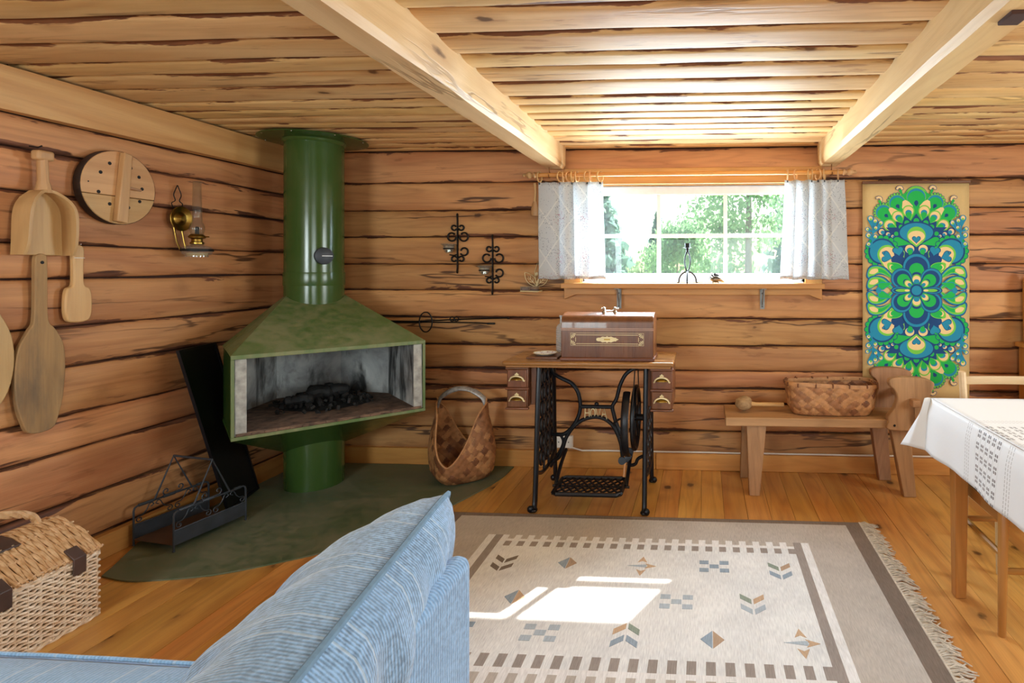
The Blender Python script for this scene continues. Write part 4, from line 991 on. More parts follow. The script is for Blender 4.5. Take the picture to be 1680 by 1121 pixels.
# treadle
x0, x1, y0, y1, z = -.765-SX, -.418-SX, 2.815-SY, 3.045-SY, .112
b = B(); b.tube([(x0+.02, y0, z), (x1-.02, y0, z), (x1, y0+.02, z), (x1, y1-.02, z), (x1-.02, y1, z), (x0+.02, y1, z), (x0, y1-.02, z), (x0, y0+.02, z)], .011, 6, closed=True); tr = b.build('treadle_frame', M['black'], t)
nb = 9
for k in range(-3, nb):
    for sg in (1, -1):
        xa = x0+(x1-x0)*k/nb; dx = (y1-y0)*.62; pa, pb = Vector((xa, y0, z)), Vector((xa+dx, y1, z))
        if sg < 0: pa, pb = Vector((x0+x1-xa, y0, z)), Vector((x0+x1-xa-dx, y1, z))
        lo_, hi_ = 0.0, 1.0
        d = pb.x-pa.x
        for lim, s_ in ((x0, 1), (x1, -1)):
            tt = (lim-pa.x)/d
            if s_*d > 0: lo_ = max(lo_, tt)
            else: hi_ = min(hi_, tt)
        if hi_-lo_ > .06: B().tube([tuple(pa.lerp(pb, lo_)), tuple(pa.lerp(pb, hi_))], .0055, 5).build('treadle_bar', M['black'], tr)
B().tube([(x0-.028, -.145, .108), (x1+.030, -.145, .108)], .007, 6).build('treadle_axle', M['black'], t)
for xx in (x0-.012, x1+.014):
    b = B(); b.tube(catmull([(xx, -.145, .112), (xx, -.11, .14), (xx, -.02, .19), (xx, .085, .225)], 4), .010, 6); b.build('treadle_hanger', M['black'], t)

# sewing machine case
CX0, CX1, CY0, CY1, CZ = -.749, -.262, 2.935, 3.135, .764
c = thing('sewing_machine_case', ((CX0+CX1)/2, (CY0+CY1)/2, CZ), 'walnut sewing machine case with rounded lid and gilt ornament on the treadle table', 'case')
hx, hy = (CX1-CX0)/2, (CY1-CY0)/2
prof = [(-hy, .016), (-hy, .195)] + [(-hy+.038-.038*cos(radians(a)), .195+.044*sin(radians(a))) for a in range(15, 91, 15)] + [(-.03, .247), (.03, .247)] + [(hy-.038+.038*cos(radians(a)), .195+.044*sin(radians(a))) for a in range(90, 0, -15)] + [(hy, .195), (hy, .016)]
B().prism(prof, -hx, hx, 'x').build('body', wood('case_walnut', 'z', '#754629', '#5c341e', '#371d10', .3, 0, streak=.45, scale=1.6, coat=.25), c, smooth=30, bevel=.004)
B().box(-hx-.006, hx+.006, -hy-.006, hy+.006, 0, .018).build('base_moulding', M['dark_x'], c, bevel=.004)
for z in (.160, .168): B().box(-hx-.0006, hx+.0006, -hy-.002, -hy+.001, z, z+.0035).build('trim_line', plain('pale_inlay', '#b9917a', .4), c, smooth=0)
yf = -hy-.0012
def goldbar(x0, x1, z0, z1): B().box(x0, x1, yf, yf+.002, z0, z1).build('gilt_line', M['gold'], c, smooth=0)
gx, gz0_, gz1_ = .193, .080, .145
for (x0, x1, z0, z1) in ((-gx, gx, gz0_, gz0_+.0015), (-gx, gx, gz1_, gz1_+.0015), (-gx, -gx+.0015, gz0_, gz1_), (gx-.0015, gx, gz0_, gz1_), (-gx+.03, gx-.03, gz0_+.009, gz0_+.0115), (-gx+.03, gx-.03, gz1_-.010, gz1_-.0075), (-gx+.026, -gx+.0285, gz0_+.022, gz1_-.022), (gx-.0285, gx-.026, gz0_+.022, gz1_-.022)): goldbar(x0, x1, z0, z1)
pts = []
for k in range(48):
    a = 2*pi*k/48; w = 1+.16*cos(12*a); pts.append((.058*cos(a)*abs(cos(a))**.35*(1+.05*cos(9*a)), .1130+.0155*sin(a)*w))
B().prism(pts, yf, yf+.002).build('gilt_cartouche', M['gold'], c, smooth=0)
B().box(-.016, .016, yf-.0006, yf, .1095, .1165).build('cartouche_plaque', M['brass'], c, smooth=0)
for sx in (-1, 1):
    for sz in (-1, 1):
        cx_, cz_ = sx*(gx-.004), .113+sz*.029
        for k in range(4):
            a = radians(8+25*k); d = Vector((-sx*cos(a), 0, -sz*sin(a))); p = Vector((cx_, yf, cz_))
            q = p+d*.021; nrm = Vector((d.z, 0, -d.x))*.0028
            B().prism([((p+d*.004).x, (p+d*.004).z), ((q+nrm).x, (q+nrm).z), ((p+d*.025).x, (p+d*.025).z), ((q-nrm).x, (q-nrm).z)], yf, yf+.002).build('gilt_fan', M['gold'], c, smooth=0)
for sx in (-1, 1):
    B().lathe([(.012, .245), (.010, .252), (.006, .258), (.009, .264), (.010, .270), (.006, .276), (0, .277)], 14, (sx*.030, -.02, 0)).build('handle_post', M['chrome'], c)
    B().ball((sx*.043, -.02, .268), .007, .006, .006, 10, 6).build('handle_knob', M['chrome'], c)
B().tube([(-.030, -.02, .268), (-.018, -.034, .258), (.018, -.034, .258), (.030, -.02, .268)], .0038, 6).build('bail', M['chrome'], c)

# plate on a board, decanter
o = thing('serving_board', (-.865, 3.055, .764), 'thin dark wooden board lying on the treadle table under a painted plate', 'board')
B().box(-.085, .085, -.075, .075, 0, .010).build('board', M['dark_x'], o, bevel=.003)
B().box(-.07, -.04, -.078, -.070, .002, .008).build('board_handle', M['dark_x'], o, bevel=.002)
m = NT('painted_plate'); tcn = m.coords(rnd=False); nn_ = m.noise(tcn, 40, 3); vo = m.n('TexVoronoi'); m.set(vo.inputs['Vector'], tcn); vo.inputs['Scale'].default_value = 45
M['plate'] = m.finish(m.mix(m.ramp(vo.outputs['Distance'], (.15, 1.0), (.3, 0.0)), m.ramp(nn_, (.4, '#d9d2c6'), (.6, '#efe9dd')), lin('#a8685c')), .25)
pl = thing('painted_plate', (-.868, 3.065, .774), 'small painted plate lying on the dark board beside the sewing case', 'plate')
B().lathe([(0, .004), (.035, .004), (.050, .007), (.064, .013), (.0655, .012), (.050, .003), (.030, 0), (0, 0)], 36).build('dish', M['plate'], pl)
B().tube([(.0645*cos(2*pi*k/36), .0645*sin(2*pi*k/36), .0128) for k in range(36)], .0018, 5, closed=True).build('rim', M['gold'], pl)
v = thing('glass_decanter', (-.806, 3.185, .764), 'clear cut-glass decanter standing behind the sewing case', 'decanter')
prof = [(0, .004), (.03, .0), (.034, .006)]
for k in range(14): prof += [(.0355, .012+k*.0095), (.0325, .0165+k*.0095)]
prof += [(.033, .150), (.026, .163), (.014, .172), (.0125, .205), (.017, .212), (.017, .216), (.010, .216), (.010, .18), (0, .18)]
B().lathe(prof, 14).build('bottle', M['cut'], v, smooth=20)

# ================================================================== baskets
m = None
BARK = [plain('birch_bark_light', '#b98454', .55, 0, .14, 40), plain('birch_bark_mid', '#9c6840', .55, 0, .16, 40), plain('birch_bark_dark', '#7c4d2f', .55, 0, .18, 40)]
def woven(posfn, per, zmax, hfn, cell, nu, nv, seed):
    """diagonal plaited strips: posfn(s, z) -> point and outward normal; hfn(s) rim height"""
    b = B(); b.open = True; r = random.Random(seed); tone = {}
    nd = max(2, round(per/(cell*2)))*2; c = per/nd
    verts = {}
    for i in range(nu):
        s = per*i/nu; H = hfn(s)
        for j in range(nv+1):
            z = min(H, zmax*j/nv)
            p, n_ = posfn(s, z)
            fp, fq = ((s+z)/c) % 1, ((s-z)/c) % 1
            ov = (math.floor((s+z)/c)+math.floor((s-z)/c)) % 2
            d = .0042*sin(pi*(fp if ov else fq))**.6 + .001*sin(pi*(fq if ov else fp))
            verts[i, j] = len(b.v); b.v.append(tuple(p + n_*d))
    for i in range(nu):
        s = per*(i+.5)/nu; H = hfn(s)
        for j in range(nv):
            z = zmax*(j+.5)/nv
            if zmax*j/nv >= H-1e-4 and zmax*j/nv >= hfn(per*(i+1)/nu)-1e-4: continue
            ip, iq = math.floor((s+z)/c), math.floor((s-z)/c); ov = (ip+iq) % 2
            key = ('p', iq) if ov else ('q', ip)
            if key not in tone: tone[key] = r.choice((0, 0, 1, 1, 2))
            b.f.append((verts[i, j], verts[(i+1) % nu, j], verts[(i+1) % nu, j+1], verts[i, j+1])); b.m.append(min(2, tone[key]+(0 if ov else (ip*7+iq*3) % 2)))
    return b
def rsq(a, hx, hy, p=4):
    ca, sa = cos(a), sin(a); k = (abs(ca/hx)**p+abs(sa/hy)**p)**(-1/p); return k*ca, k*sa
# tall carrying basket on the hearth
bk = thing('birch_bark_basket', (-1.44, 3.30, .0075), 'tall plaited birch-bark carrying basket with a wrapped handle beside the fireplace', 'basket', radians(40))
PER = 1.14
def bpos(s, z):
    a = 2*pi*s/PER; t = z/.47
    w = 1+.12*sin(pi*min(1, t*1.3))-.26*max(0, t-.35)
    f = .75+.25*min(1, (z/.05))**.5
    x, y = rsq(a, .153*w*f, .153*w*f, 3.6)
    n_ = Vector((cos(a), sin(a), 0)); zz = z if z > .03 else z
    return Vector((x, y, zz)), n_
def bh(s):
    a = 2*pi*s/PER - radians(140)            # peaks on the diagonal that points along the wall
    c2 = abs(cos(a)); return .115+.325*c2**1.5
body = woven(bpos, PER, .45, bh, .052, 168, 56, 3).build('plaited_body', BARK, bk, smooth=28, solid=.003)
B().prism([rsq(2*pi*k/40, .118, .118, 3.2) for k in range(40)], .001, .006, 'z').build('base', BARK[2], bk)
rim = []
for k in range(120):
    s = PER*k/120; p, n_ = bpos(s, bh(s)); rim.append(tuple(p+n_*.002+Vector((0,0,.001))))
B().tube(rim, .0052, 6, closed=True).build('rim_band', BARK[0], bk)
aL, aR = radians(45), radians(225)
pl, pr = bpos(PER*140/360, bh(PER*140/360))[0], bpos(PER*320/360, bh(PER*320/360))[0]
hnd = [pl.lerp(pr, t) + Vector((0, 0, .085*sin(pi*t)**.7 - .03*(t < .01 or t > .99))) for t in [k/16 for k in range(17)]]
B().tube([tuple(p) for p in hnd], [.009]+[.0135+.0015*vn(k*1.7, 2) for k in range(15)]+[.009], 8, flat=(.8, 1.2)).build('wrapped_handle', plain('grey_tape', '#9d9894', .35, .2, .2, 60, bstr=.5), bk)
for p, q in ((pl, 1), (pr, -1)):
    B().tube(catmull([tuple(p+Vector((0,0,.03))), tuple(p+Vector((.008*q, .008*q, .0))), tuple(p+Vector((.012*q, .012*q, -.05))), tuple(p+Vector((.004*q, .004*q, -.085)))], 4), .005, 6).build('handle_tie', BARK[0], bk)
# oblong basket on the bench
ob = thing('oblong_bark_basket', (.715, 3.27, .4335), 'oblong plaited birch-bark basket with a stitched rim standing on the bench', 'basket')
PO = 1.26
def opos(s, z):
    a = 2*pi*s/PO; t = z/.18; f = (.90+.10*min(1, t*4))*(1+.07*t)
    # walk the superellipse by angle mapped for even spacing
    aa = math.atan2(.44*sin(a), cos(a)); x, y = rsq(aa, .232*f, .102*f, 3.6)
    return Vector((x, y, z)), Vector((x/.232**2, y/.102**2, 0)).normalized()
woven(opos, PO, .175, lambda s: .172+.006*sin(2*pi*s/PO*2), .046, 190, 28, 9).build('plaited_body', BARK, ob, smooth=28, solid=.003)
B().prism([opos(PO*k/60, .002)[0].to_tuple()[:2] for k in range(60)], .001, .005, 'z').build('base', BARK[1], ob)
for off, nm in ((.005, 'outer_rim'), (-.007, 'inner_rim')):
    pts = []
    for k in range(100):
        s = PO*k/100; p, n_ = opos(s, .172); pts.append(tuple(p+n_*off+Vector((0, 0, -.006+.006*sin(2*pi*s/PO*2)))))
    B().tube(pts, .0115, 6, closed=True, flat=(1, .28)).build(nm, BARK[0], ob)
for k in range(18):
    s = PO*(k+.4)/18; p, n_ = opos(s, .172); q = p+Vector((0, 0, -.002))
    B().tube([tuple(q+n_*.0095+Vector((0,0,-.014))), tuple(q+n_*.010+Vector((0,0,.004))), tuple(q+Vector((0,0,.0075))), tuple(q-n_*.012+Vector((0,0,.002)))], .0042, 5).build('stitch', BARK[2], ob)

# ================================================================== bench with clamp cheeks
bn = thing('carving_bench', (.62, 3.28, 0), 'weathered wooden plank bench with an hourglass clamp block at one end', 'bench')
bx, by = .62, 3.28
b = B()
n = 22; vs = []
def seat_edge(u): return (.118+1.0*u - bx, 3.125+.006*vn(u*9, 2)-by, 3.425+.005*vn(u*7, 4)-by)
top = [(seat_edge(k/n)[0], seat_edge(k/n)[1]) for k in range(n+1)] + [(seat_edge(k/n)[0], seat_edge(k/n)[2]) for k in range(n, -1, -1)]
b.prism(top, .382, .430, 'z'); b.build('seat_plank', M['grey_x'], bn, bevel=.005)
def leg(xt0, xt1, xb0, xb1, yt, yb, d=.055):
    b = B(); b.add([(xb0-bx, yb-d/2-by, 0), (xb1-bx, yb-d/2-by, 0), (xb1-bx, yb+d/2-by, 0), (xb0-bx, yb+d/2-by, 0), (xt0-bx, yt-d/2-by, .385), (xt1-bx, yt-d/2-by, .385), (xt1-bx, yt+d/2-by, .385), (xt0-bx, yt+d/2-by, .385)], [(0,3,2,1),(4,5,6,7),(0,1,5,4),(1,2,6,5),(2,3,7,6),(3,0,4,7)])
    b.build('leg', M['grey_z'], bn, bevel=.004)
leg(.235, .345, .248, .305, 3.185, 3.155); leg(.225, .32, .215, .285, 3.37, 3.42)
leg(1.02, 1.125, 1.088, 1.155, 3.20, 3.185); leg(.965, 1.06, 1.03, 1.10, 3.385, 3.43)
ck = [(0, 0, 0), (.06, .012, 0), (.17, .008, 0), (.226, -.014, 0), (.224, -.05, 0), (.200, -.10, 0), (.196, -.135, 0), (.214, -.185, 0), (.219, -.215, 0), (.208, -.235, 0), (.200, -.272, 0), (-.008, -.272, 0), (-.012, -.23, 0), (-.012, -.2, 0), (.022, -.155, 0), (.036, -.105, 0), (.022, -.06, 0), (-.002, -.035, 0)]
pts = [(p[0]+1.0-bx, p[1]+.652) for p in catmull(ck, 3, closed=True)]
for y0, y1, dx, lab in ((3.105, 3.158, 0, None), (3.405, 3.455, -.012, None)):
    ch = B().prism([(x+dx, z) for x, z in pts], y0-by, y1-by).build('clamp_cheek', M['grey_z'], bn, bevel=.006)
    if y0 < 3.2:
        for xx in (1.02, 1.172): B().ball((xx-bx, y0-by, .405), .007, .004, .007, 10, 5).build('bolt', M['iron'], ch)
B().box(1.098-bx, 1.14-bx, 3.055-by, 3.44-by, .515, .552).build('wedge_bar', M['grey_y'], bn, bevel=.004)
B().prism([(1.118-bx, .545), (1.130-bx, .545), (1.127-bx, .41), (1.120-bx, .41)], 3.085-by, 3.100-by).build('wedge_pin', M['grey_z'], bn, bevel=.002)
# burl club
cl = thing('wooden_club', (.225, 3.255, .4365), 'knobbly wooden club with a burl head and pale handle lying on the bench', 'club', radians(4))
b = B(); n, mm_ = 20, 14
for i in range(mm_+1):
    for j in range(n):
        th, ph = pi*i/mm_, 2*pi*j/n; d = Vector((sin(th)*cos(ph), sin(th)*sin(ph), -cos(th)))
        rr = 1+.10*vn(d.x*2.2+d.y*1.7+3, 4)+.07*vn(d.z*4+d.x*3, 6)+.03*vn(d.y*9+d.z*7, 8)
        b.v.append((d.x*.048*rr, d.y*.044*rr, .042+d.z*.042*rr))
b.f = [(i*n+j, i*n+(j+1) % n, (i+1)*n+(j+1) % n, (i+1)*n+j) for i in range(mm_) for j in range(n)]; b.m = [0]*len(b.f)
b.build('burl_head', wood('burl', 'x', '#b59468', '#937048', '#5a4128', .7, .6, streak=.7, scale=3), cl, smooth=60)
B().tube(catmull([(.04, 0, .038), (.07, 0, .036), (.12, .004, .034), (.17, .006, .033), (.23, .01, .030)], 3), [.016]*3+[.014]*3+[.015]*4+[.017]*3, 8, flat=(.8, 1)).build('handle', M['pale_x'], cl)
# ================================================================== wall hanging
th = thing('wall_hanging', (1.279, 3.512, .445), 'long cream linen wall hanging printed with a blue and green folk flower', 'wall hanging')
m = NT('linen'); co = m.coords(rnd=False); wv = m.noise(m.coords((400, 400, 60), rnd=False), 1, 2); wv2 = m.noise(m.coords((60, 400, 400), rnd=False), 1, 2)
LINEN = m.finish(m.mix(m.math('MULTIPLY', m.math('ADD', wv, wv2), .25), lin('#dcbc82'), lin('#bf9b5f')), .85, bump=wv, bstr=.1)
b = B(); b.open = True; b.grid(lambda u, v: (-.316+.632*u, -.003*sin(u*5)-.002*sin(v*4), .008+1.312*v), 12, 20); b.build('linen', LINEN, th, solid=.0014)
B().box(-.320, .320, -.010, .006, 1.316, 1.333).build('top_rod', M['dark_x'], th, bevel=.003)
B().box(-.320, .320, -.010, .006, -.004, .010).build('bottom_rod', M['dark_x'], th, bevel=.003)
for x in (-.21, .20): B().tube([(x-.012, 0, 1.333), (x-.006, 0, 1.343), (x, 0, 1.346), (x+.006, 0, 1.343), (x+.012, 0, 1.333)], .002, 5).build('hanger_eye', M['iron'], th)
N_, B_, G_, C_, L_ = 0, 1, 2, 3, 4
def ink(name, col):
    m = NT(name); wv = m.noise(m.coords((300, 300, 60), rnd=False), 1, 2); c = lin(col)
    return m.finish(m.mix(m.math('MULTIPLY', wv, .25), c, tuple(min(1, x*1.35+.01) for x in c[:3])+(1,)), .85)
INK = [ink('navy_ink', '#0f4178'), ink('blue_ink', '#1b86a8'), ink('green_ink', '#19ad4c'), ink('cream_cloth', '#e8c78e'), ink('light_green_ink', '#72c244')]
pr = B(); K = .000604*3.5/3.5; ZC0 = 1.115-.445; layer = [0]
def shape(pts, col):
    layer[0] += 1; xs_, zs_ = [p[0] for p in pts], [p[1] for p in pts]
    sxs = (1,) if abs(min(xs_)+max(xs_)) < 3 else (1, -1); szs = (1,) if abs(min(zs_)+max(zs_)) < 3 else (1, -1); q_ = 0
    for sx in sxs:
        for sz in szs:
            y = -.0062-.000036*layer[0]-.000008*q_; q_ += 1
            o = len(pr.v)
            pr.v.extend([(sx*x*K, y, ZC0+sz*z*K*.985) for x, z in pts]); pr.f.append(tuple(range(o, o+len(pts))) if sx*sz > 0 else tuple(range(o+len(pts)-1, o-1, -1))); pr.m.append(col)
pr.open = True
def EL(cx, cy, rx, ry, col, rot=0, n=28):
    c, s = cos(radians(rot)), sin(radians(rot))
    shape([(cx+rx*cos(2*pi*k/n)*c-ry*sin(2*pi*k/n)*s, cy+rx*cos(2*pi*k/n)*s+ry*sin(2*pi*k/n)*c) for k in range(n)], col)
def PG(pts, col, smooth=True):
    if smooth: pts = [(p[0], p[1]) for p in catmull([(x, y, 0) for x, y in pts], 4, closed=True)]
    shape(pts, col)
def DROP(cx, cy, r, tx, ty, col):
    """round drop at (cx,cy) with its tip at (tx,ty)"""
    a = math.atan2(ty-cy, tx-cx); d = math.hypot(tx-cx, ty-cy); al = math.acos(min(.98, r/d)); n = 18
    shape([(tx, ty)]+[(cx+r*cos(a+al+(2*pi-2*al)*k/n), cy+r*sin(a+al+(2*pi-2*al)*k/n)) for k in range(n+1)], col)
def HEART(cx, cy, r, ang, col):
    ca, sa = cos(radians(ang)), sin(radians(ang)); pts = []
    for k in range(26):
        t = 2*pi*k/26; x = 16*sin(t)**3/16; y = (13*cos(t)-5*cos(2*t)-2*cos(3*t)-cos(4*t))/16; pts.append((cx+r*(x*ca-y*sa), cy+r*(x*sa+y*ca)))
    shape(pts, col)
# outer scallops and domes
for cx, cy, r, a0, a1 in ((0, 946, 98, 20, 90), (187, 890, 86, 0, 130), (322, 796, 82, -25, 110)):
    n = 7
    for k in range(n+1):
        a = radians(a0+(a1-a0)*k/n); EL(cx+(r+6)*cos(a), cy+(r+6)*sin(a), 15, 15, N_, n=12)
    for k in range(n+1):
        a = radians(a0+(a1-a0)*k/n); EL(cx+(r+6)*cos(a), cy+(r+6)*sin(a), 11, 11, L_, n=12)
PG([(0, 1010), (110, 990), (160, 950), (240, 930), (290, 870), (360, 830), (385, 750), (330, 700), (280, 610), (180, 620), (0, 690)], G_)
for cx, cy, r in ((322, 796, 80), (187, 890, 84), (0, 946, 96)):
    EL(cx, cy, r, r, L_); EL(cx, cy, r-6, r-6, B_); EL(cx*.97, cy-16, r-12, r-14, G_)
for cx, cy in ((162, 1028), (367, 924)):
    for k in range(5):
        a = radians(20+36*k+(30 if cx > 200 else 0)); EL(cx+24*cos(a), cy+24*sin(a), 17, 17, N_, n=14)
    for k in range(5):
        a = radians(20+36*k+(30 if cx > 200 else 0)); EL(cx+24*cos(a), cy+24*sin(a), 12, 12, C_, n=14)
    DROP(cx-8, cy-16, 14, cx-30, cy-62, G_)
EL(0, 888, 20, 26, N_); DROP(0, 888, 20, 0, 850, N_); DROP(182, 858, 18, 165, 830, N_); DROP(295, 762, 17, 275, 742, N_)
PG([(140, 840), (134, 905), (107, 920), (70, 900), (32, 856), (60, 800), (110, 790)], C_, False)
PG([(272, 820), (262, 842), (237, 842), (172, 806), (200, 760), (240, 756)], C_, False)
for cx, cy, tx, ty in ((77, 806, 68, 690), (182, 752, 120, 672), (264, 664, 180, 610)):
    DROP(cx, cy, 60, tx, ty, L_); EL(cx, cy, 48, 48, C_)
    ux, uy = (tx-cx)/110, (ty-cy)/110
    DROP(cx+ux*22, cy+uy*22, 32, tx, ty, G_); EL(cx+ux*14, cy+uy*14, 31, 27, B_); DROP(cx+ux*34, cy+uy*34, 26, tx, ty, G_)
for tri in ([(0, 780), (60, 690), (0, 680), (-60, 690)], [(115, 760), (40, 695), (140, 660)], [(197, 702), (105, 670), (190, 590)], [(300, 640), (150, 640), (190, 540)]): PG(tri, N_, False)
# navy mass, its rings
PG([(0, 660), (140, 650), (200, 600), (300, 610), (350, 590), (320, 520), (270, 470), (262, 400), (270, 300), (240, 230), (150, 200), (80, 130), (0, 120)], N_)
for cx, cy, r in ((340, 596, 40), (277, 570, 29), (232, 551, 19)):
    EL(cx, cy, r, r, N_); EL(cx, cy, r*.72, r*.72, C_); EL(cx-r*.28, cy-r*.15, r*.5, r*.5, B_)
for cx, cy, r in ((0, 706, 30), (92, 686, 28), (150, 644, 26), (196, 576, 24)):
    EL(cx, cy, r+5, r+5, N_, n=18); EL(cx, cy, r-2, r-2, G_, n=18)
# the eye
EL(0, 588, 178, 112, N_, n=40); EL(0, 588, 163, 97, B_, n=40)
DROP(0, 556, 92, 0, 440, L_); EL(0, 552, 92, 66, L_); EL(0, 550, 82, 56, C_); DROP(0, 540, 60, 0, 458, C_); HEART(0, 518, 44, 0, N_); HEART(0, 518, 37, 0, B_)
DROP(187, 494, 52, 30, 462, N_); DROP(187, 496, 46, 48, 470, G_)
for cx, cy, tx, ty in ((66, 420, 60, 330),):
    EL(cx, cy, 50, 48, N_); EL(cx, cy, 45, 43, C_); EL(cx-4, cy-16, 34, 30, B_); DROP(cx-6, cy-26, 24, tx, ty, G_)
DROP(135, 385, 22, 120, 330, L_)
# peacock wheels
for k in range(12):
    a = radians(-62+21*k); EL(337+142*cos(a), 396+138*sin(a), 34, 34, N_, n=16)
for k in range(12):
    a = radians(-62+21*k); EL(337+145*cos(a), 396+141*sin(a), 25, 25, G_, n=16)
EL(337, 396, 136, 134, N_, n=36); EL(337, 396, 119, 117, B_, n=36); DROP(285, 365, 98, 250, 120, L_); EL(285, 368, 98, 88, L_); EL(280, 366, 84, 76, C_); DROP(282, 345, 74, 262, 150, C_)
EL(170, 372, 50, 46, N_); EL(196, 312, 52, 46, N_)
HEART(292, 342, 60, -75, N_); HEART(292, 342, 52, -75, B_); EL(322, 382, 16, 15, N_); EL(322, 382, 10, 9, B_); HEART(178, 400, 58, -12, N_); HEART(178, 400, 50, -12, B_)
# leaves between wheels and flower
PG([(285, 272), (215, 285), (150, 262), (122, 205), (175, 190), (262, 196)], L_); PG([(255, 268), (205, 277), (155, 256), (130, 212), (178, 198), (230, 205)], G_)
EL(248, 236, 27, 32, L_); EL(246, 236, 20, 26, C_); EL(236, 234, 16, 22, G_)
# side plumes
for dy in (0, -108):
    for grow, col in ((16, N_), (9, B_), (0, L_)):
        P_ = [(477, 172), (452, 226), (387, 244), (307, 212), (225, 110), (327, 168), (387, 172), (437, 136), (467, 134)]
        cx_, cy_ = sum(p[0] for p in P_)/9, sum(p[1] for p in P_)/9
        PG([(x+(grow*(x-cx_)/90), y+dy+(grow if y > cy_ else -grow)*(.9 if abs(x-cx_) < 120 else .4)) for x, y in P_], col)
    PG([(462, 174+dy), (440, 212+dy), (392, 222+dy), (372, 205+dy), (384, 186+dy), (420, 166+dy)], C_)
    PG([(372, 222+dy), (310, 200+dy), (245, 130+dy), (330, 178+dy), (368, 184+dy)], G_)
DROP(340, 44, 42, 230, 80, B_); DROP(340, 44, 34, 232, 78, G_); EL(372, 8, 26, 22, B_); EL(410, 0, 18, 9, N_); EL(445, 0, 20, 9, B_); EL(478, 0, 10, 10, N_)
# centre flower
DROP(0, 240, 138, 0, 20, N_); DROP(0, 240, 130, 0, 25, B_); DROP(0, 232, 112, 0, 30, N_); DROP(0, 190, 76, 0, 30, G_); EL(0, 205, 72, 74, G_)
for rot, dist, s in ((40, 190, 1.0),):
    a = radians(rot); cx, cy = dist*cos(a), dist*sin(a)
    DROP(cx, cy, 106, 0, 0, N_); DROP(cx, cy, 100, 0, 0, B_); DROP(cx*.97, cy*.97, 84, 0, 0, N_); DROP(cx*.88, cy*.86, 62, 0, 0, G_)
EL(170, 0, 82, 40, N_); EL(165, 0, 76, 33, B_); EL(160, 0, 66, 24, N_); EL(150, 0, 54, 16, L_)
for k in range(5):
    a = radians(45+22.5*k); EL(40*cos(a), 140+34*sin(a), 15, 15, N_, n=14)
EL(0, 132, 46, 36, N_); EL(0, 118, 44, 46, L_); EL(0, 112, 38, 38, C_); EL(0, 92, 28, 22, B_)
for a in (40,):
    a = radians(a); cx, cy = 110*cos(a), 110*sin(a); EL(cx*1.12, cy*1.12, 40, 34, N_, 40); EL(cx, cy, 40, 34, L_, 40); EL(cx*.97, cy*.97, 33, 27, C_, 40); EL(cx*.8, cy*.8, 22, 18, B_, 40)
EL(98, 0, 34, 15, L_); EL(92, 0, 24, 10, C_)
EL(0, 0, 66, 66, N_); EL(0, 0, 48, 48, B_)
# blue sprigs
for cx, cy, r, tx, ty in ((450, 730, 33, 430, 620), (405, 704, 27, 415, 610), (350, 684, 28, 400, 590), (480, 622, 23, 430, 590), (400, 634, 24, 425, 570), (470, 560, 30, 420, 500), (405, 545, 26, 440, 480), (470, 470, 25, 450, 430)):
    DROP(cx, cy, r, tx, ty, B_); EL(cx+(cx-tx)*.03, cy+(cy-ty)*.03, r*.62, r*.66, C_, n=16); EL(cx-(cx-tx)*.08, cy-(cy-ty)*.08, r*.34, r*.36, L_, n=12)
PG([(440, 650), (432, 650), (420, 560), (432, 470), (452, 420), (445, 480), (436, 560)], B_)
b = pr; tag(b.build('printed_flower', INK, th, smooth=0), 'blue, navy and green printed flower ornament')

# ================================================================== dining corner
tb = thing('dining_table', (1.33, 1.65, 0), 'wooden dining table with square legs under a white cloth', 'table')
tx0, tx1, ty0, ty1 = .905, 1.78, 1.0, 2.28
B().box(tx0-1.33, tx1-1.33, ty0-1.65, ty1-1.65, .708, .734).build('table_top', M['chair_y'], tb, bevel=.003)
for (x, y) in ((.970, 2.222), (1.71, 2.222), (.975, 1.06), (1.71, 1.06)):
    b = B(); h_ = .0265; b.add([(x-1.33+sx*w, y-1.65+sy*w, z) for z, w in ((0, .020), (.62, h_), (.708, h_)) for sx, sy in ((-1,-1),(1,-1),(1,1),(-1,1))], [(0,3,2,1)]+[(k*4+i, k*4+(i+1)%4, k*4+4+(i+1)%4, k*4+4+i) for k in (0, 1) for i in range(4)]+[(8,9,10,11)])
    b.build('leg', M['chair_z'], tb, bevel=.003)
for (x0, x1, y0, y1) in ((.965, .985, 1.09, 2.19), (1.70, 1.72, 1.09, 2.19), (1.006, 1.68, 2.212, 2.232), (1.006, 1.68, 1.05, 1.07)): B().box(x0-1.33, x1-1.33, y0-1.65, y1-1.65, .63, .708).build('apron', M['chair_x'], tb, bevel=.002)

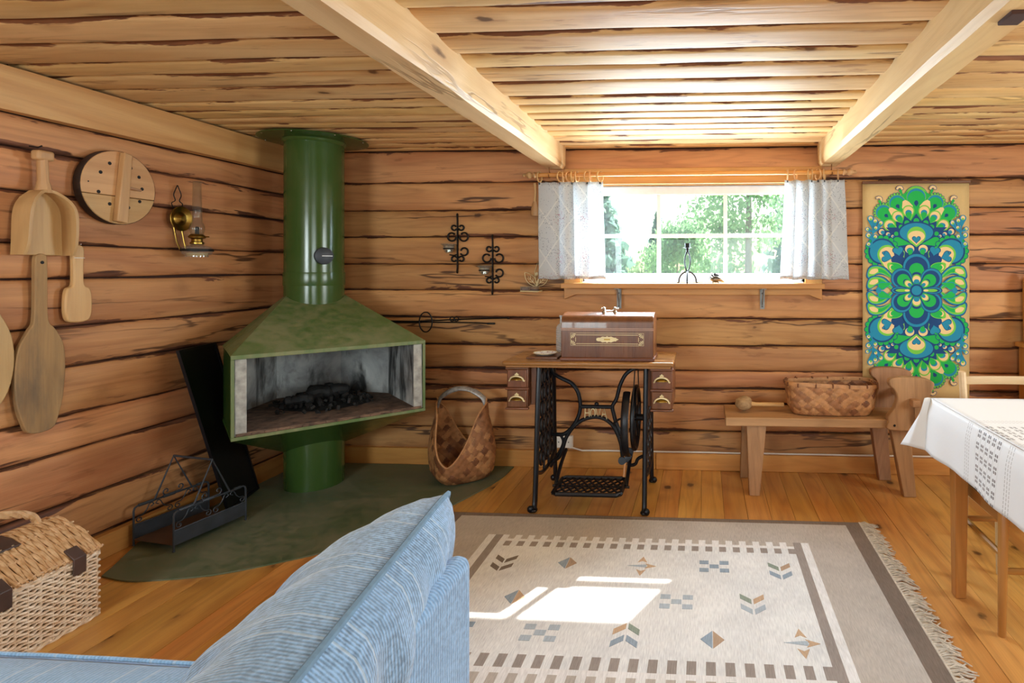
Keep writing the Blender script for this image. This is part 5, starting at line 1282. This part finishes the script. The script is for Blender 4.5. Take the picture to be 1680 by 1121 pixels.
def cloth_mat():
    m = NT('woven_tablecloth'); Y = m.n('Attribute', attribute_name='cu').outputs['Fac']; Vv = m.n('Attribute', attribute_name='cv').outputs['Fac']
    def bandpass(c, w): return m.math('LESS_THAN', m.math('ABSOLUTE', m.math('SUBTRACT', Y, c)), w)
    def near(v, c): return m.math('ABSOLUTE', m.math('SUBTRACT', v, c))
    col = lin('#e6e5e4')
    fibre = m.noise(m.coords((150, 150, 150), rnd=False), 1, 2)
    a = m.math('SUBTRACT', m.math('FRACT', m.math('DIVIDE', m.math('SUBTRACT', Y, 1.742), .031)), .5); bb_ = m.math('SUBTRACT', m.math('FRACT', m.math('DIVIDE', Vv, .037)), .5)
    da = near(m.math('ABSOLUTE', a), .16); db = near(m.math('ABSOLUTE', bb_), .17)
    dist = m.math('SQRT', m.math('ADD', m.math('MULTIPLY', da, da), m.math('MULTIPLY', db, db)))
    fl = m.math('MULTIPLY', m.math('LESS_THAN', dist, .135), bandpass(1.8195, .0775))
    lo = m.math('MULTIPLY', m.math('LESS_THAN', near(m.math('ABSOLUTE', a), .46), .05), bandpass(1.8195, .0775))
    c = m.mix(m.math('MULTIPLY', lo, .35), col, lin('#b9b4ae'))
    c = m.mix(m.math('MULTIPLY', fl, .9), c, lin('#5f5148'))
    for cc in (1.938, 1.950, 1.962, 1.680, 1.692, 1.704):
        dash = m.math('GREATER_THAN', m.math('FRACT', m.math('DIVIDE', Vv, .012)), .3)
        c = m.mix(m.math('MULTIPLY', m.math('MULTIPLY', bandpass(cc, .0016), dash), .6), c, lin('#857a70'))
    for cc in (2.205, 2.217, 2.229):
        c = m.mix(m.math('MULTIPLY', m.math('LESS_THAN', near(Y, cc+.25), .0018), .6), c, lin('#857a70'))
    return m.finish(c, .6, bump=fibre, bstr=.05, Sheen_Weight=.2)
tc = thing('tablecloth', (.9, 2.28, .46), 'white woven tablecloth with brown flower bands hanging over the table edge', 'tablecloth')
b = B(); b.open = True; cu, cv = [], []; OX, OY, OZ = .9, 2.28, .46
def addg(fn, nu, nv):
    o = len(b.v)
    for i in range(nu+1):
        for j in range(nv+1):
            (x, y, z), (a, c) = fn(i/nu, j/nv); b.v.append((x-OX, y-OY, z-OZ)); cu.append(a); cv.append(c)
    for i in range(nu):
        for j in range(nv): q = o+i*(nv+1)+j; b.f.append((q, q+1, q+nv+2, q+nv+1)); b.m.append(0)
zt = .7375; x0c, y1c = .897, 2.288; drop = .200
addg(lambda u, v: ((x0c+.89*u, ty0-.01+(y1c-ty0+.01)*v, zt+.0008*vn(u*6+v*5, 3)), (ty0+(y1c-ty0)*v, -.89*u)), 30, 40)
def side(u, v):      # left fall: v along y, u down
    y = ty0-.01+(y1c-ty0+.01)*v
    w = .006*sin(y*13+1)*u+.003*sin(y*31)*u
    return (x0c-.004-.012*sin(min(1, u*3)*pi/2)-.010*u+w, y, zt-.004*min(1, u*8)-drop*u+.004*sin(y*7)*u), (y, drop*u)
addg(side, 14, 60)
def far(u, v):       # far fall
    x = x0c+.89*v; return (x, y1c+.004+.012*min(1, u*4)+.012*u*sin(x*16), zt-drop*u), (y1c+drop*u, -.89*v)
addg(far, 14, 30)
def corner(u, v):    # fold that stands off the corner: v from left fall to far fall, u down
    pts = [Vector(side(u, 1)[0]), Vector((x0c-.030-.030*u, y1c+.055*u, 0)), Vector((x0c-.052*u-.012, y1c+.115*u+.01, 0)), Vector((x0c+.004-.004*u, y1c+.09*u, 0)), Vector(far(u, 0)[0])]
    tip = zt-.215*u-.010*min(1, u*4)
    zz = [pts[0].z, zt-.200*u-.008*min(1, u*5), tip, zt-.205*u, pts[4].z]
    for p, z in zip(pts, zz): p.z = z
    t = v*4; i = min(3, int(t)); f = t-i; f = f*f*(3-2*f)
    p = pts[i].lerp(pts[i+1], f); 
    # pull out along the diagonal with depth
    k = sin(pi*v)**1.2*u
    return (p.x-.012*k, p.y+.012*k, p.z), (y1c+.28*v*u, drop*u*(1-v))
addg(corner, 14, 20)
b.attr = {'cu': cu, 'cv': cv}
b.build('cloth', cloth_mat(), tc, smooth=60, solid=.0016)

def chair_frame(t, ox, oy): pass
# turquoise stool under the table
st = thing('padded_stool', (1.18, 2.17, 0), 'low wooden stool with a turquoise seat pushed under the dining table', 'stool')
M['turq'] = plain('turquoise_cloth', '#1d8fb0', .8, 0, .1, 90, bstr=.2)
for (x, y) in ((1.016, 1.99), (1.375, 1.99), (1.020, 2.355), (1.375, 2.355)):
    dx = (x-1.18)*.03; B().tube([(x-1.18+dx, y-2.17, 0), (x-1.18, y-2.17, .442), (x-1.18, y-2.17, .45)], [.0135, .0175, .013], 12).build('leg', M['chair_z'], st)
for (p, q, w) in (((1.016, 1.99), (1.020, 2.355), .40), ((1.375, 1.99), (1.375, 2.355), .40), ((1.016, 1.99), (1.375, 1.99), .40), ((1.020, 2.355), (1.375, 2.355), .40)):
    a, c_ = Vector((p[0]-1.18, p[1]-2.17, w)), Vector((q[0]-1.18, q[1]-2.17, w)); B().tube([tuple(a), tuple(c_)], .026, 4, flat=(1.2, .4)).build('seat_rail', M['chair_y' if p[0] == q[0] or p[0] < 1.03 and q[0] < 1.03 else 'chair_x'], st)
for (p, q, z) in (((1.016, 1.99), (1.020, 2.355), .27), ((1.375, 1.99), (1.375, 2.355), .27), ((1.016, 1.99), (1.375, 1.99), .22), ((1.020, 2.355), (1.375, 2.355), .24)):
    B().tube([(p[0]-1.18, p[1]-2.17, z), (q[0]-1.18, q[1]-2.17, z)], .011, 8).build('stretcher', M['chair_y' if z == .27 else 'chair_x'], st)
B().box(-.170, .178, -.160, .163, .420, .455).build('seat', M['turq'], st, bevel=.012, seg=3)
# chair behind the table
ch = thing('dining_chair', (1.41, 2.56, 0), 'light wooden dining chair with a slatted back behind the table', 'chair')
M['birch_x'] = wood('pale_birch', 'x', '#dcc39a', '#cdae80', '#a07b48', .4, 0, streak=.25)
for x in (-.205, .205):
    B().tube(catmull([(x, .15, .0), (x, .13, .25), (x, .13, .46), (x, .15, .64), (x, .165, .752), (x, .166, .766)], 3), [.013]*3+[.016]*3+[.0165]*3+[.0165]*3+[.0165]*3+[.008], 10).build('back_post', M['birch_x'], ch)
    B().tube([(x, -.17, 0), (x, -.16, .43)], [.013, .017], 10).build('front_leg', M['birch_x'], ch)
    B().tube([(x, -.165, .22), (x, .135, .22)], .010, 8).build('stretcher', M['birch_x'], ch)
for z0, z1 in ((.708, .746), (.60, .635)):
    b = B(); b.open = True; b.grid(lambda u, v: (-.200+.40*u, .160+.014*sin(pi*u)-.05*(.74-(z0+z1)/2), z0+(z1-z0)*v), 12, 2); b.build('back_slat', M['birch_x'], ch, solid=.013, bevel=.002)
B().box(-.215, .215, -.18, .15, .43, .455).build('seat', M['birch_x'], ch, bevel=.01, seg=3)
# hutch at the wall
hu = thing('pine_hutch', (2.20, 3.36, 0), 'low pine cabinet with scroll-cut upper sides against the log wall', 'cabinet')
B().box(-.325, .325, -.15, .14, .05, .785).build('body', M['pine_z'], hu, bevel=.004)
B().box(-.35, .35, -.175, .14, .785, .812).build('top_ledge', M['pine_x'], hu, bevel=.006)
B().box(-.32, .32, -.14, .13, 0, .05).build('plinth', M['pine_x'], hu, bevel=.003)
for x in (-.305, .287):
    P_ = catmull([(-.10, 0, 0), (-.10, .04, 0), (-.085, .09, 0), (-.03, .12, 0), (.01, .17, 0), (.03, .26, 0), (.035, .38, 0), (.13, .38, 0), (.13, 0, 0)], 4, closed=False)
    B().prism([(p[0], .812+p[1]) for p in P_], x, x+.018, 'x').build('scroll_side', M['pine_z'], hu, bevel=.002)
B().box(-.287, .287, .115, .13, .812, 1.19).build('back_panel', M['pine_x'], hu)
B().box(-.287, .287, -.0, .12, 1.0, 1.016).build('shelf', M['pine_x'], hu)
for x in (-.16, .16):
    d = B().box(x-.15, x+.15, -.166, -.150, .08, .76).build('door', M['pine_z'], hu, bevel=.003)
    B().box(x-.1, x+.1, -.170, -.166, .14, .70).build('door_panel', M['pine_z'], d, bevel=.004)
    B().ball((x-.12*(1 if x > 0 else -1), -.178, .45), .012, .012, .012, 12, 8).build('knob', M['pale_y'], d)

# ================================================================== rug
RX, RY = -.266, 2.115
rug = thing('woven_rug', (RX, RY, 0), 'pale woven wool rug with brown border, small folk motifs and fringed ends', 'rug')
def wool(name, col, var=.10):
    m = NT(name); c = lin(col); a = m.noise(m.coords((260, 26, 1), rnd=False), 1, 3); b2 = m.noise(m.coords((5, 5, 5), rnd=False), 1, 4); sp = m.noise(m.coords((70, 70, 70), rnd=False), 1, 3)
    d = tuple(x*.78 for x in c[:3])+(1,); l = tuple(min(1, x*1.12) for x in c[:3])+(1,)
    f = m.math('ADD', m.math('MULTIPLY', a, .6), m.math('MULTIPLY', b2, .4))
    cc = m.ramp(f, (.3, d), (.62, l))
    return m.finish(cc, .95, bump=m.math('ADD', a, sp), bstr=.35, bdist=.003, spec=.1)
WOOL = [wool('wool_field', '#f0f3f6'), wool('wool_brown', '#85766a'), wool('wool_beige', '#c6beb5'), wool('wool_white', '#f6f6f5'), wool('wool_grey_brown', '#a59c96')]
xs = [-1.023]; HWx, HWy = 1.023, .70
def rugz(x, y): return .007+.0012*fbm(x*3+y*2, 5)
b = B(); b.open = True
def rect(x0, x1, y0, y1, mi, z=0.0, n=1):
    nx = max(1, int((x1-x0)/.12)); ny = max(1, int((y1-y0)/.12)); o = len(b.v)
    for i in range(nx+1):
        for j in range(ny+1):
            x, y = x0+(x1-x0)*i/nx, y0+(y1-y0)*j/ny; b.v.append((x, y, .0085+z))
    for i in range(nx):
        for j in range(ny): q = o+i*(ny+1)+j; b.f.append((q, q+ny+1, q+ny+2, q+1)); b.m.append(mi)
bd = .075                         # brown border at the ends, narrow at the long sides
rect(-HWx, -HWx+bd, -HWy, HWy, 1); rect(HWx-bd, HWx, -HWy, HWy, 1)
rect(-HWx+bd, HWx-bd, HWy-.035, HWy, 1); rect(-HWx+bd, HWx-bd, -HWy, -HWy+.035, 1)
IX, IYf, IYn = .735, .475, -.47  # inner frame
rect(-HWx+bd, -IX, -HWy+.035, HWy-.035, 2); rect(IX, HWx-bd, -HWy+.035, HWy-.035, 2)
rect(-IX, IX, IYf, HWy-.035, 2); rect(-IX, IX, -HWy+.035, IYn, 2)
LW = .034; BW = .036              # white end line, brown line inside it
rect(-IX, -IX+LW, IYn, IYf, 3); rect(IX-LW, IX, IYn, IYf, 3)
rect(-IX+LW, -IX+LW+BW, IYn, IYf, 4); rect(IX-LW-BW, IX-LW, IYn, IYf, 4)
FX = IX-LW-BW
def comb(y0, y1, y2, y3):         # teeth y0-y1, white line y1-y2, blocks y2-y3 (towards the field)
    n = 22; p = 2*FX/n
    for k in range(n):
        x0 = -FX+p*k
        a, c = min(y0, y1), max(y0, y1); rect(x0, x0+p*.5, a, c, 3); rect(x0+p*.5, x0+p, a, c, 2)
        a, c = min(y2, y3), max(y2, y3); rect(x0, x0+p*.5, a, c, 0); rect(x0+p*.5, x0+p, a, c, 4)
    rect(-FX, FX, min(y1, y2), max(y1, y2), 3)
comb(IYf, IYf-.036, IYf-.058, IYf-.102); comb(IYn, IYn+.06, IYn+.085, IYn+.145)
rect(-FX, FX, IYn+.145, IYf-.102, 0)
b.build('woven_field', WOOL, rug, smooth=0)
b = B(); b.box(-HWx, HWx, -HWy, HWy, .0005, .008); b.build('rug_body', WOOL[2], rug, smooth=0, bevel=.002)
COL = dict(b=wool('wool_blue', '#9fb1c2'), t=wool('wool_tan', '#bfa68e'), g=wool('wool_green', '#9caa9e'), n=wool('wool_dark', '#877d74'), o=wool('wool_orange', '#d3b698'), l=wool('wool_pale_blue', '#bccad5'))
def motif(cx, cy, polys):
    for pts, c in polys:
        bb = B(); bb.prism([(cx-RX+x, cy-RY+y) for x, y in pts], .0080, .0096, 'z'); bb.build('woven_motif', COL[c], rug, smooth=0)
def chevron(cx, cy, c1, c2, c3, s=1, f=1):
    P_ = []
    for oy, ca, cb in ((.028*s, c1, c2), (-.035*s, c3, c3)):
        for sg, cc in ((-1, ca), (1, cb)): P_.append(([(sg*.004*s, oy-f*.022*s), (sg*.045*s, oy+f*.012*s), (sg*.045*s, oy+f*.042*s), (sg*.004*s, oy+f*.008*s)], cc))
    motif(cx, cy, P_)
def diamond(cx, cy, c1, c2, s=1): motif(cx, cy, [([(0, -.045*s), (0, .045*s), (-.04*s, 0)], c1), ([(.002, -.045*s), (.040*s, 0), (.002, .045*s)], c2)])
def checker(cx, cy, c, s=1): motif(cx, cy, [([(x-.019*s, y-.014*s), (x+.019*s, y-.014*s), (x+.019*s, y+.014*s), (x-.019*s, y+.014*s)], c) for x, y in ((-.042*s, .03*s), (.042*s, .03*s), (0, 0), (-.042*s, -.03*s), (.042*s, -.03*s))])
def arrow(cx, cy, c1, c2, s=1): motif(cx, cy, [([(-.06*s, 0), (.02*s, .012*s), (.02*s, -.012*s)], c2)]+[([(ax, ay), (ax-.02*s*dy-.012*s*dx, ay-.02*s*dx-.012*s*dy), (ax+.035*s*dx, ay+.035*s*dy), (ax+.02*s*dy-.012*s*dx, ay+.02*s*dx-.012*s*dy)], c1) for ax, ay, dx, dy in ((.025*s, 0, 1, 0), (0, .04*s, 0, 1), (0, -.04*s, 0, -1))])
chevron(-.844, 2.335, 'n', 'n', 'n'); diamond(-.574, 2.356, 'b', 't'); arrow(-.259, 2.35, 'o', 'l'); checker(.042, 2.364, 'b'); chevron(.312, 2.338, 'g', 't', 'b')
diamond(-.713, 2.101, 'b', 'o'); checker(-.103, 2.106, 'l'); chevron(.18, 2.101, 'g', 'o', 'l'); checker(-.558, 1.9, 'l'); chevron(-.265, 1.918, 'o', 'g', 'b', 1, -1); diamond(.028, 1.898, 'b', 't'); arrow(.324, 1.897, 'o', 'l'); chevron(-.98, 2.10, 'g', 'n', 'b'); checker(-.86, 1.9, 'b')
# fringe: knotted wool strands at both ends
M['fringe'] = plain('wool_fringe', '#d9cdbb', .95, 0, .12, 60)
for sg in (1, -1):
    b = B(); r = random.Random(8+sg)
    for k in range(250):
        y = -HWy+.004+(2*HWy-.008)*k/249; L = r.uniform(.05, .085)*(1 if sg > 0 else .6); dy = r.gauss(0, .016)-.012; zz = r.uniform(.003, .012)
        pts = [(sg*(HWx-.004), y, .006), (sg*(HWx+L*.35), y+dy*.3+r.gauss(0, .003), zz+.004), (sg*(HWx+L*.7), y+dy*.8+r.gauss(0, .006), zz*.7), (sg*(HWx+L), y+dy*1.2+r.gauss(0, .008), .0025)]
        b.tube(pts, [.0030, .0034, .0030, .0016], 4)
    tag(b.build('fringe', M['fringe'], rug), kind='stuff')
    b = B(); b.tube([(sg*(HWx-.002), -HWy+2*HWy*k/60, .006) for k in range(61)], .0055, 6); b.build('knotted_edge', M['fringe'], rug)

# ================================================================== sofa and back cushion
def chenille(name, a, d, ribs, axis, stripes):
    m = NT(name); sc = [4, 4, 4]; tc = m.n('TexCoord').outputs['Object']; sp = m.n('SeparateXYZ'); m.set(sp.inputs[0], tc)
    v = sp.outputs['XYZ'.index(axis)]
    w = m.math('MULTIPLY_ADD', m.math('SINE', m.math('MULTIPLY', m.math('ADD', v, m.math('MULTIPLY', m.noise(m.coords((9, 9, 9), rnd=False), 1, 2), .006)), ribs)), .5, .5)
    n = m.noise(m.coords((130, 130, 130), rnd=False), 1, 3); big = m.noise(m.coords((7, 7, 7), rnd=False), 1, 4)
    n3 = m.noise(m.coords((14, 14, 14), rnd=False), 1, 3)
    f = m.math('ADD', m.math('MULTIPLY', w, .22), m.math('MULTIPLY', n, .72)); f = m.math('ADD', f, m.math('MULTIPLY', m.math('SUBTRACT', n3, .5), .35))
    dark = m.math('MULTIPLY', m.ramp(f, (.30, 1.0), (.66, 0.0)), m.ramp(big, (.3, .55), (.7, 1.0)))
    c = m.mix(dark, lin(a), lin(d))
    # pale woven stripes now and then
    st = m.math('SUBTRACT', m.math('FRACT', m.math('DIVIDE', v, stripes)), .5)
    s1 = m.math('LESS_THAN', m.math('ABSOLUTE', m.math('SUBTRACT', m.math('ABSOLUTE', st), .12)), .016)
    c = m.mix(m.math('MULTIPLY', s1, .40), c, lin('#c3d3de'))
    return m.finish(c, .9, bump=f, bstr=.5, bdist=.004, spec=.15, Sheen_Weight=.4)
M['sofa_back'] = chenille('blue_ribbed_fabric', '#86b0da', '#56759a', 2*pi/.0075, 'Y', 5.0)
M['sofa_seat'] = chenille('blue_seat_fabric', '#94bce2', '#7398bd', 2*pi/.008, 'X', .21)
M['cushion'] = chenille('blue_cushion_fabric', '#8fb6de', '#41566c', 2*pi/.0058, 'X', .145)
sf = thing('sofa', (-1.0, .10, 0), 'light blue ribbed sofa seen from behind its back', 'sofa')
def rbox(name, x0, x1, y0, y1, z0, z1, mat, bev, seg=4): return B().box(x0+1.0, x1+1.0, y0-.10, y1-.10, z0, z1).build(name, mat, sf, smooth=60, bevel=bev, seg=seg)
rbox('backrest', -.452, -.410, -1.0, .985, .09, .745, M['sofa_back'], .019)
rbox('base', -1.72, -.477, -1.0, 1.06, .09, .27, M['sofa_seat'], .02)
def seat(u, v):
    x = -1.76+1.28*u; y = -1.0+2.115*v
    ex = min(1, (1-abs(2*u-1))*7); ey = min(1, (1-abs(2*v-1))*12)
    return (x+1.0, y-.10, .463-.028*(1-ex)**2-.03*(1-ey)**2+.006*fbm(x*3+y*2, 4)+.004*sin(y*5))
b = B(); b.open = True; b.grid(seat, 30, 46)
def skirt(fn, n, inv):
    o = len(b.v); top = [fn(k/n) for k in range(n+1)]
    b.v += top+[(x, y, .265) for x, y, z in top]
    for k in range(n): b.f.append((o+k, o+k+1, o+n+2+k, o+n+1+k)); b.m.append(0)
skirt(lambda t: seat(t, 1), 30, 0); skirt(lambda t: seat(t, 0), 30, 1); skirt(lambda t: seat(0, t), 46, 0); skirt(lambda t: seat(1, t), 46, 0)
b.build('seat_cushion', M['sofa_seat'], sf, smooth=70)
B().tube([(seat(k/30, .992)[0], seat(k/30, .992)[1], seat(k/30, .97)[2]-.012) for k in range(31)], .004, 6).build('seat_piping', M['sofa_seat'], sf)
for x in (-1.66, -.50):
    for y in (-.93, .93): B().tube([(x+1.0, y-.1, 0), (x+1.0, y-.1, .095)], [.018, .026], 12).build('foot', M['dark_z'], sf)
# loose back cushion: pillow, local x along its length, y thickness, z height
cs = thing('back_cushion', (-.526, .715, .642), 'plump blue striped back cushion with a piped seam leaning on the sofa', 'cushion', rot=(radians(-24), 0, radians(-82.4)))
LL, HH = .40, .202
def pil(u, v, sg):
    U, V = 2*u-1, 2*v-1
    # rounded outline: squash the square towards a superellipse
    k = (abs(U)**5+abs(V)**5)**(1/5); m_ = max(abs(U), abs(V)); f = (m_/k if k > 1e-6 else 1)
    f = 1-(1-f)*.75
    x, z = LL*U*f, HH*V*f*(1-.05*(1-U*U))
    t = ((1-abs(U)**3.2)*(1-abs(V)**2.4))**.5
    T_ = .145 if sg < 0 else .098
    wr = .009*sin(U*15+V*3+sg)*(1-V*V)*(.4+abs(V))+.005*sin(U*29-V*5)*(1-U*U)*abs(V)+.006*vn(U*3+V*4, 9)
    return (x, sg*(T_*t+wr*t), z+.008*vn(U*2.2, 3)*(1-U*U))
for sg, nm in ((-1, 'front_cover'), (1, 'rear_cover')):
    b = B(); b.open = True; b.grid(lambda u, v: pil(u, v, sg), 64, 36); b.build(nm, M['cushion'], cs, smooth=80)
per = [pil(k/40, 0, 1) for k in range(40)]+[pil(1, k/24, 1) for k in range(24)]+[pil(1-k/40, 1, 1) for k in range(40)]+[pil(0, 1-k/24, 1) for k in range(24)]
B().tube(per, .0052, 6, closed=True).build('piping', plain('blue_piping', '#6d8ca6', .85, 0, .1, 80), cs)
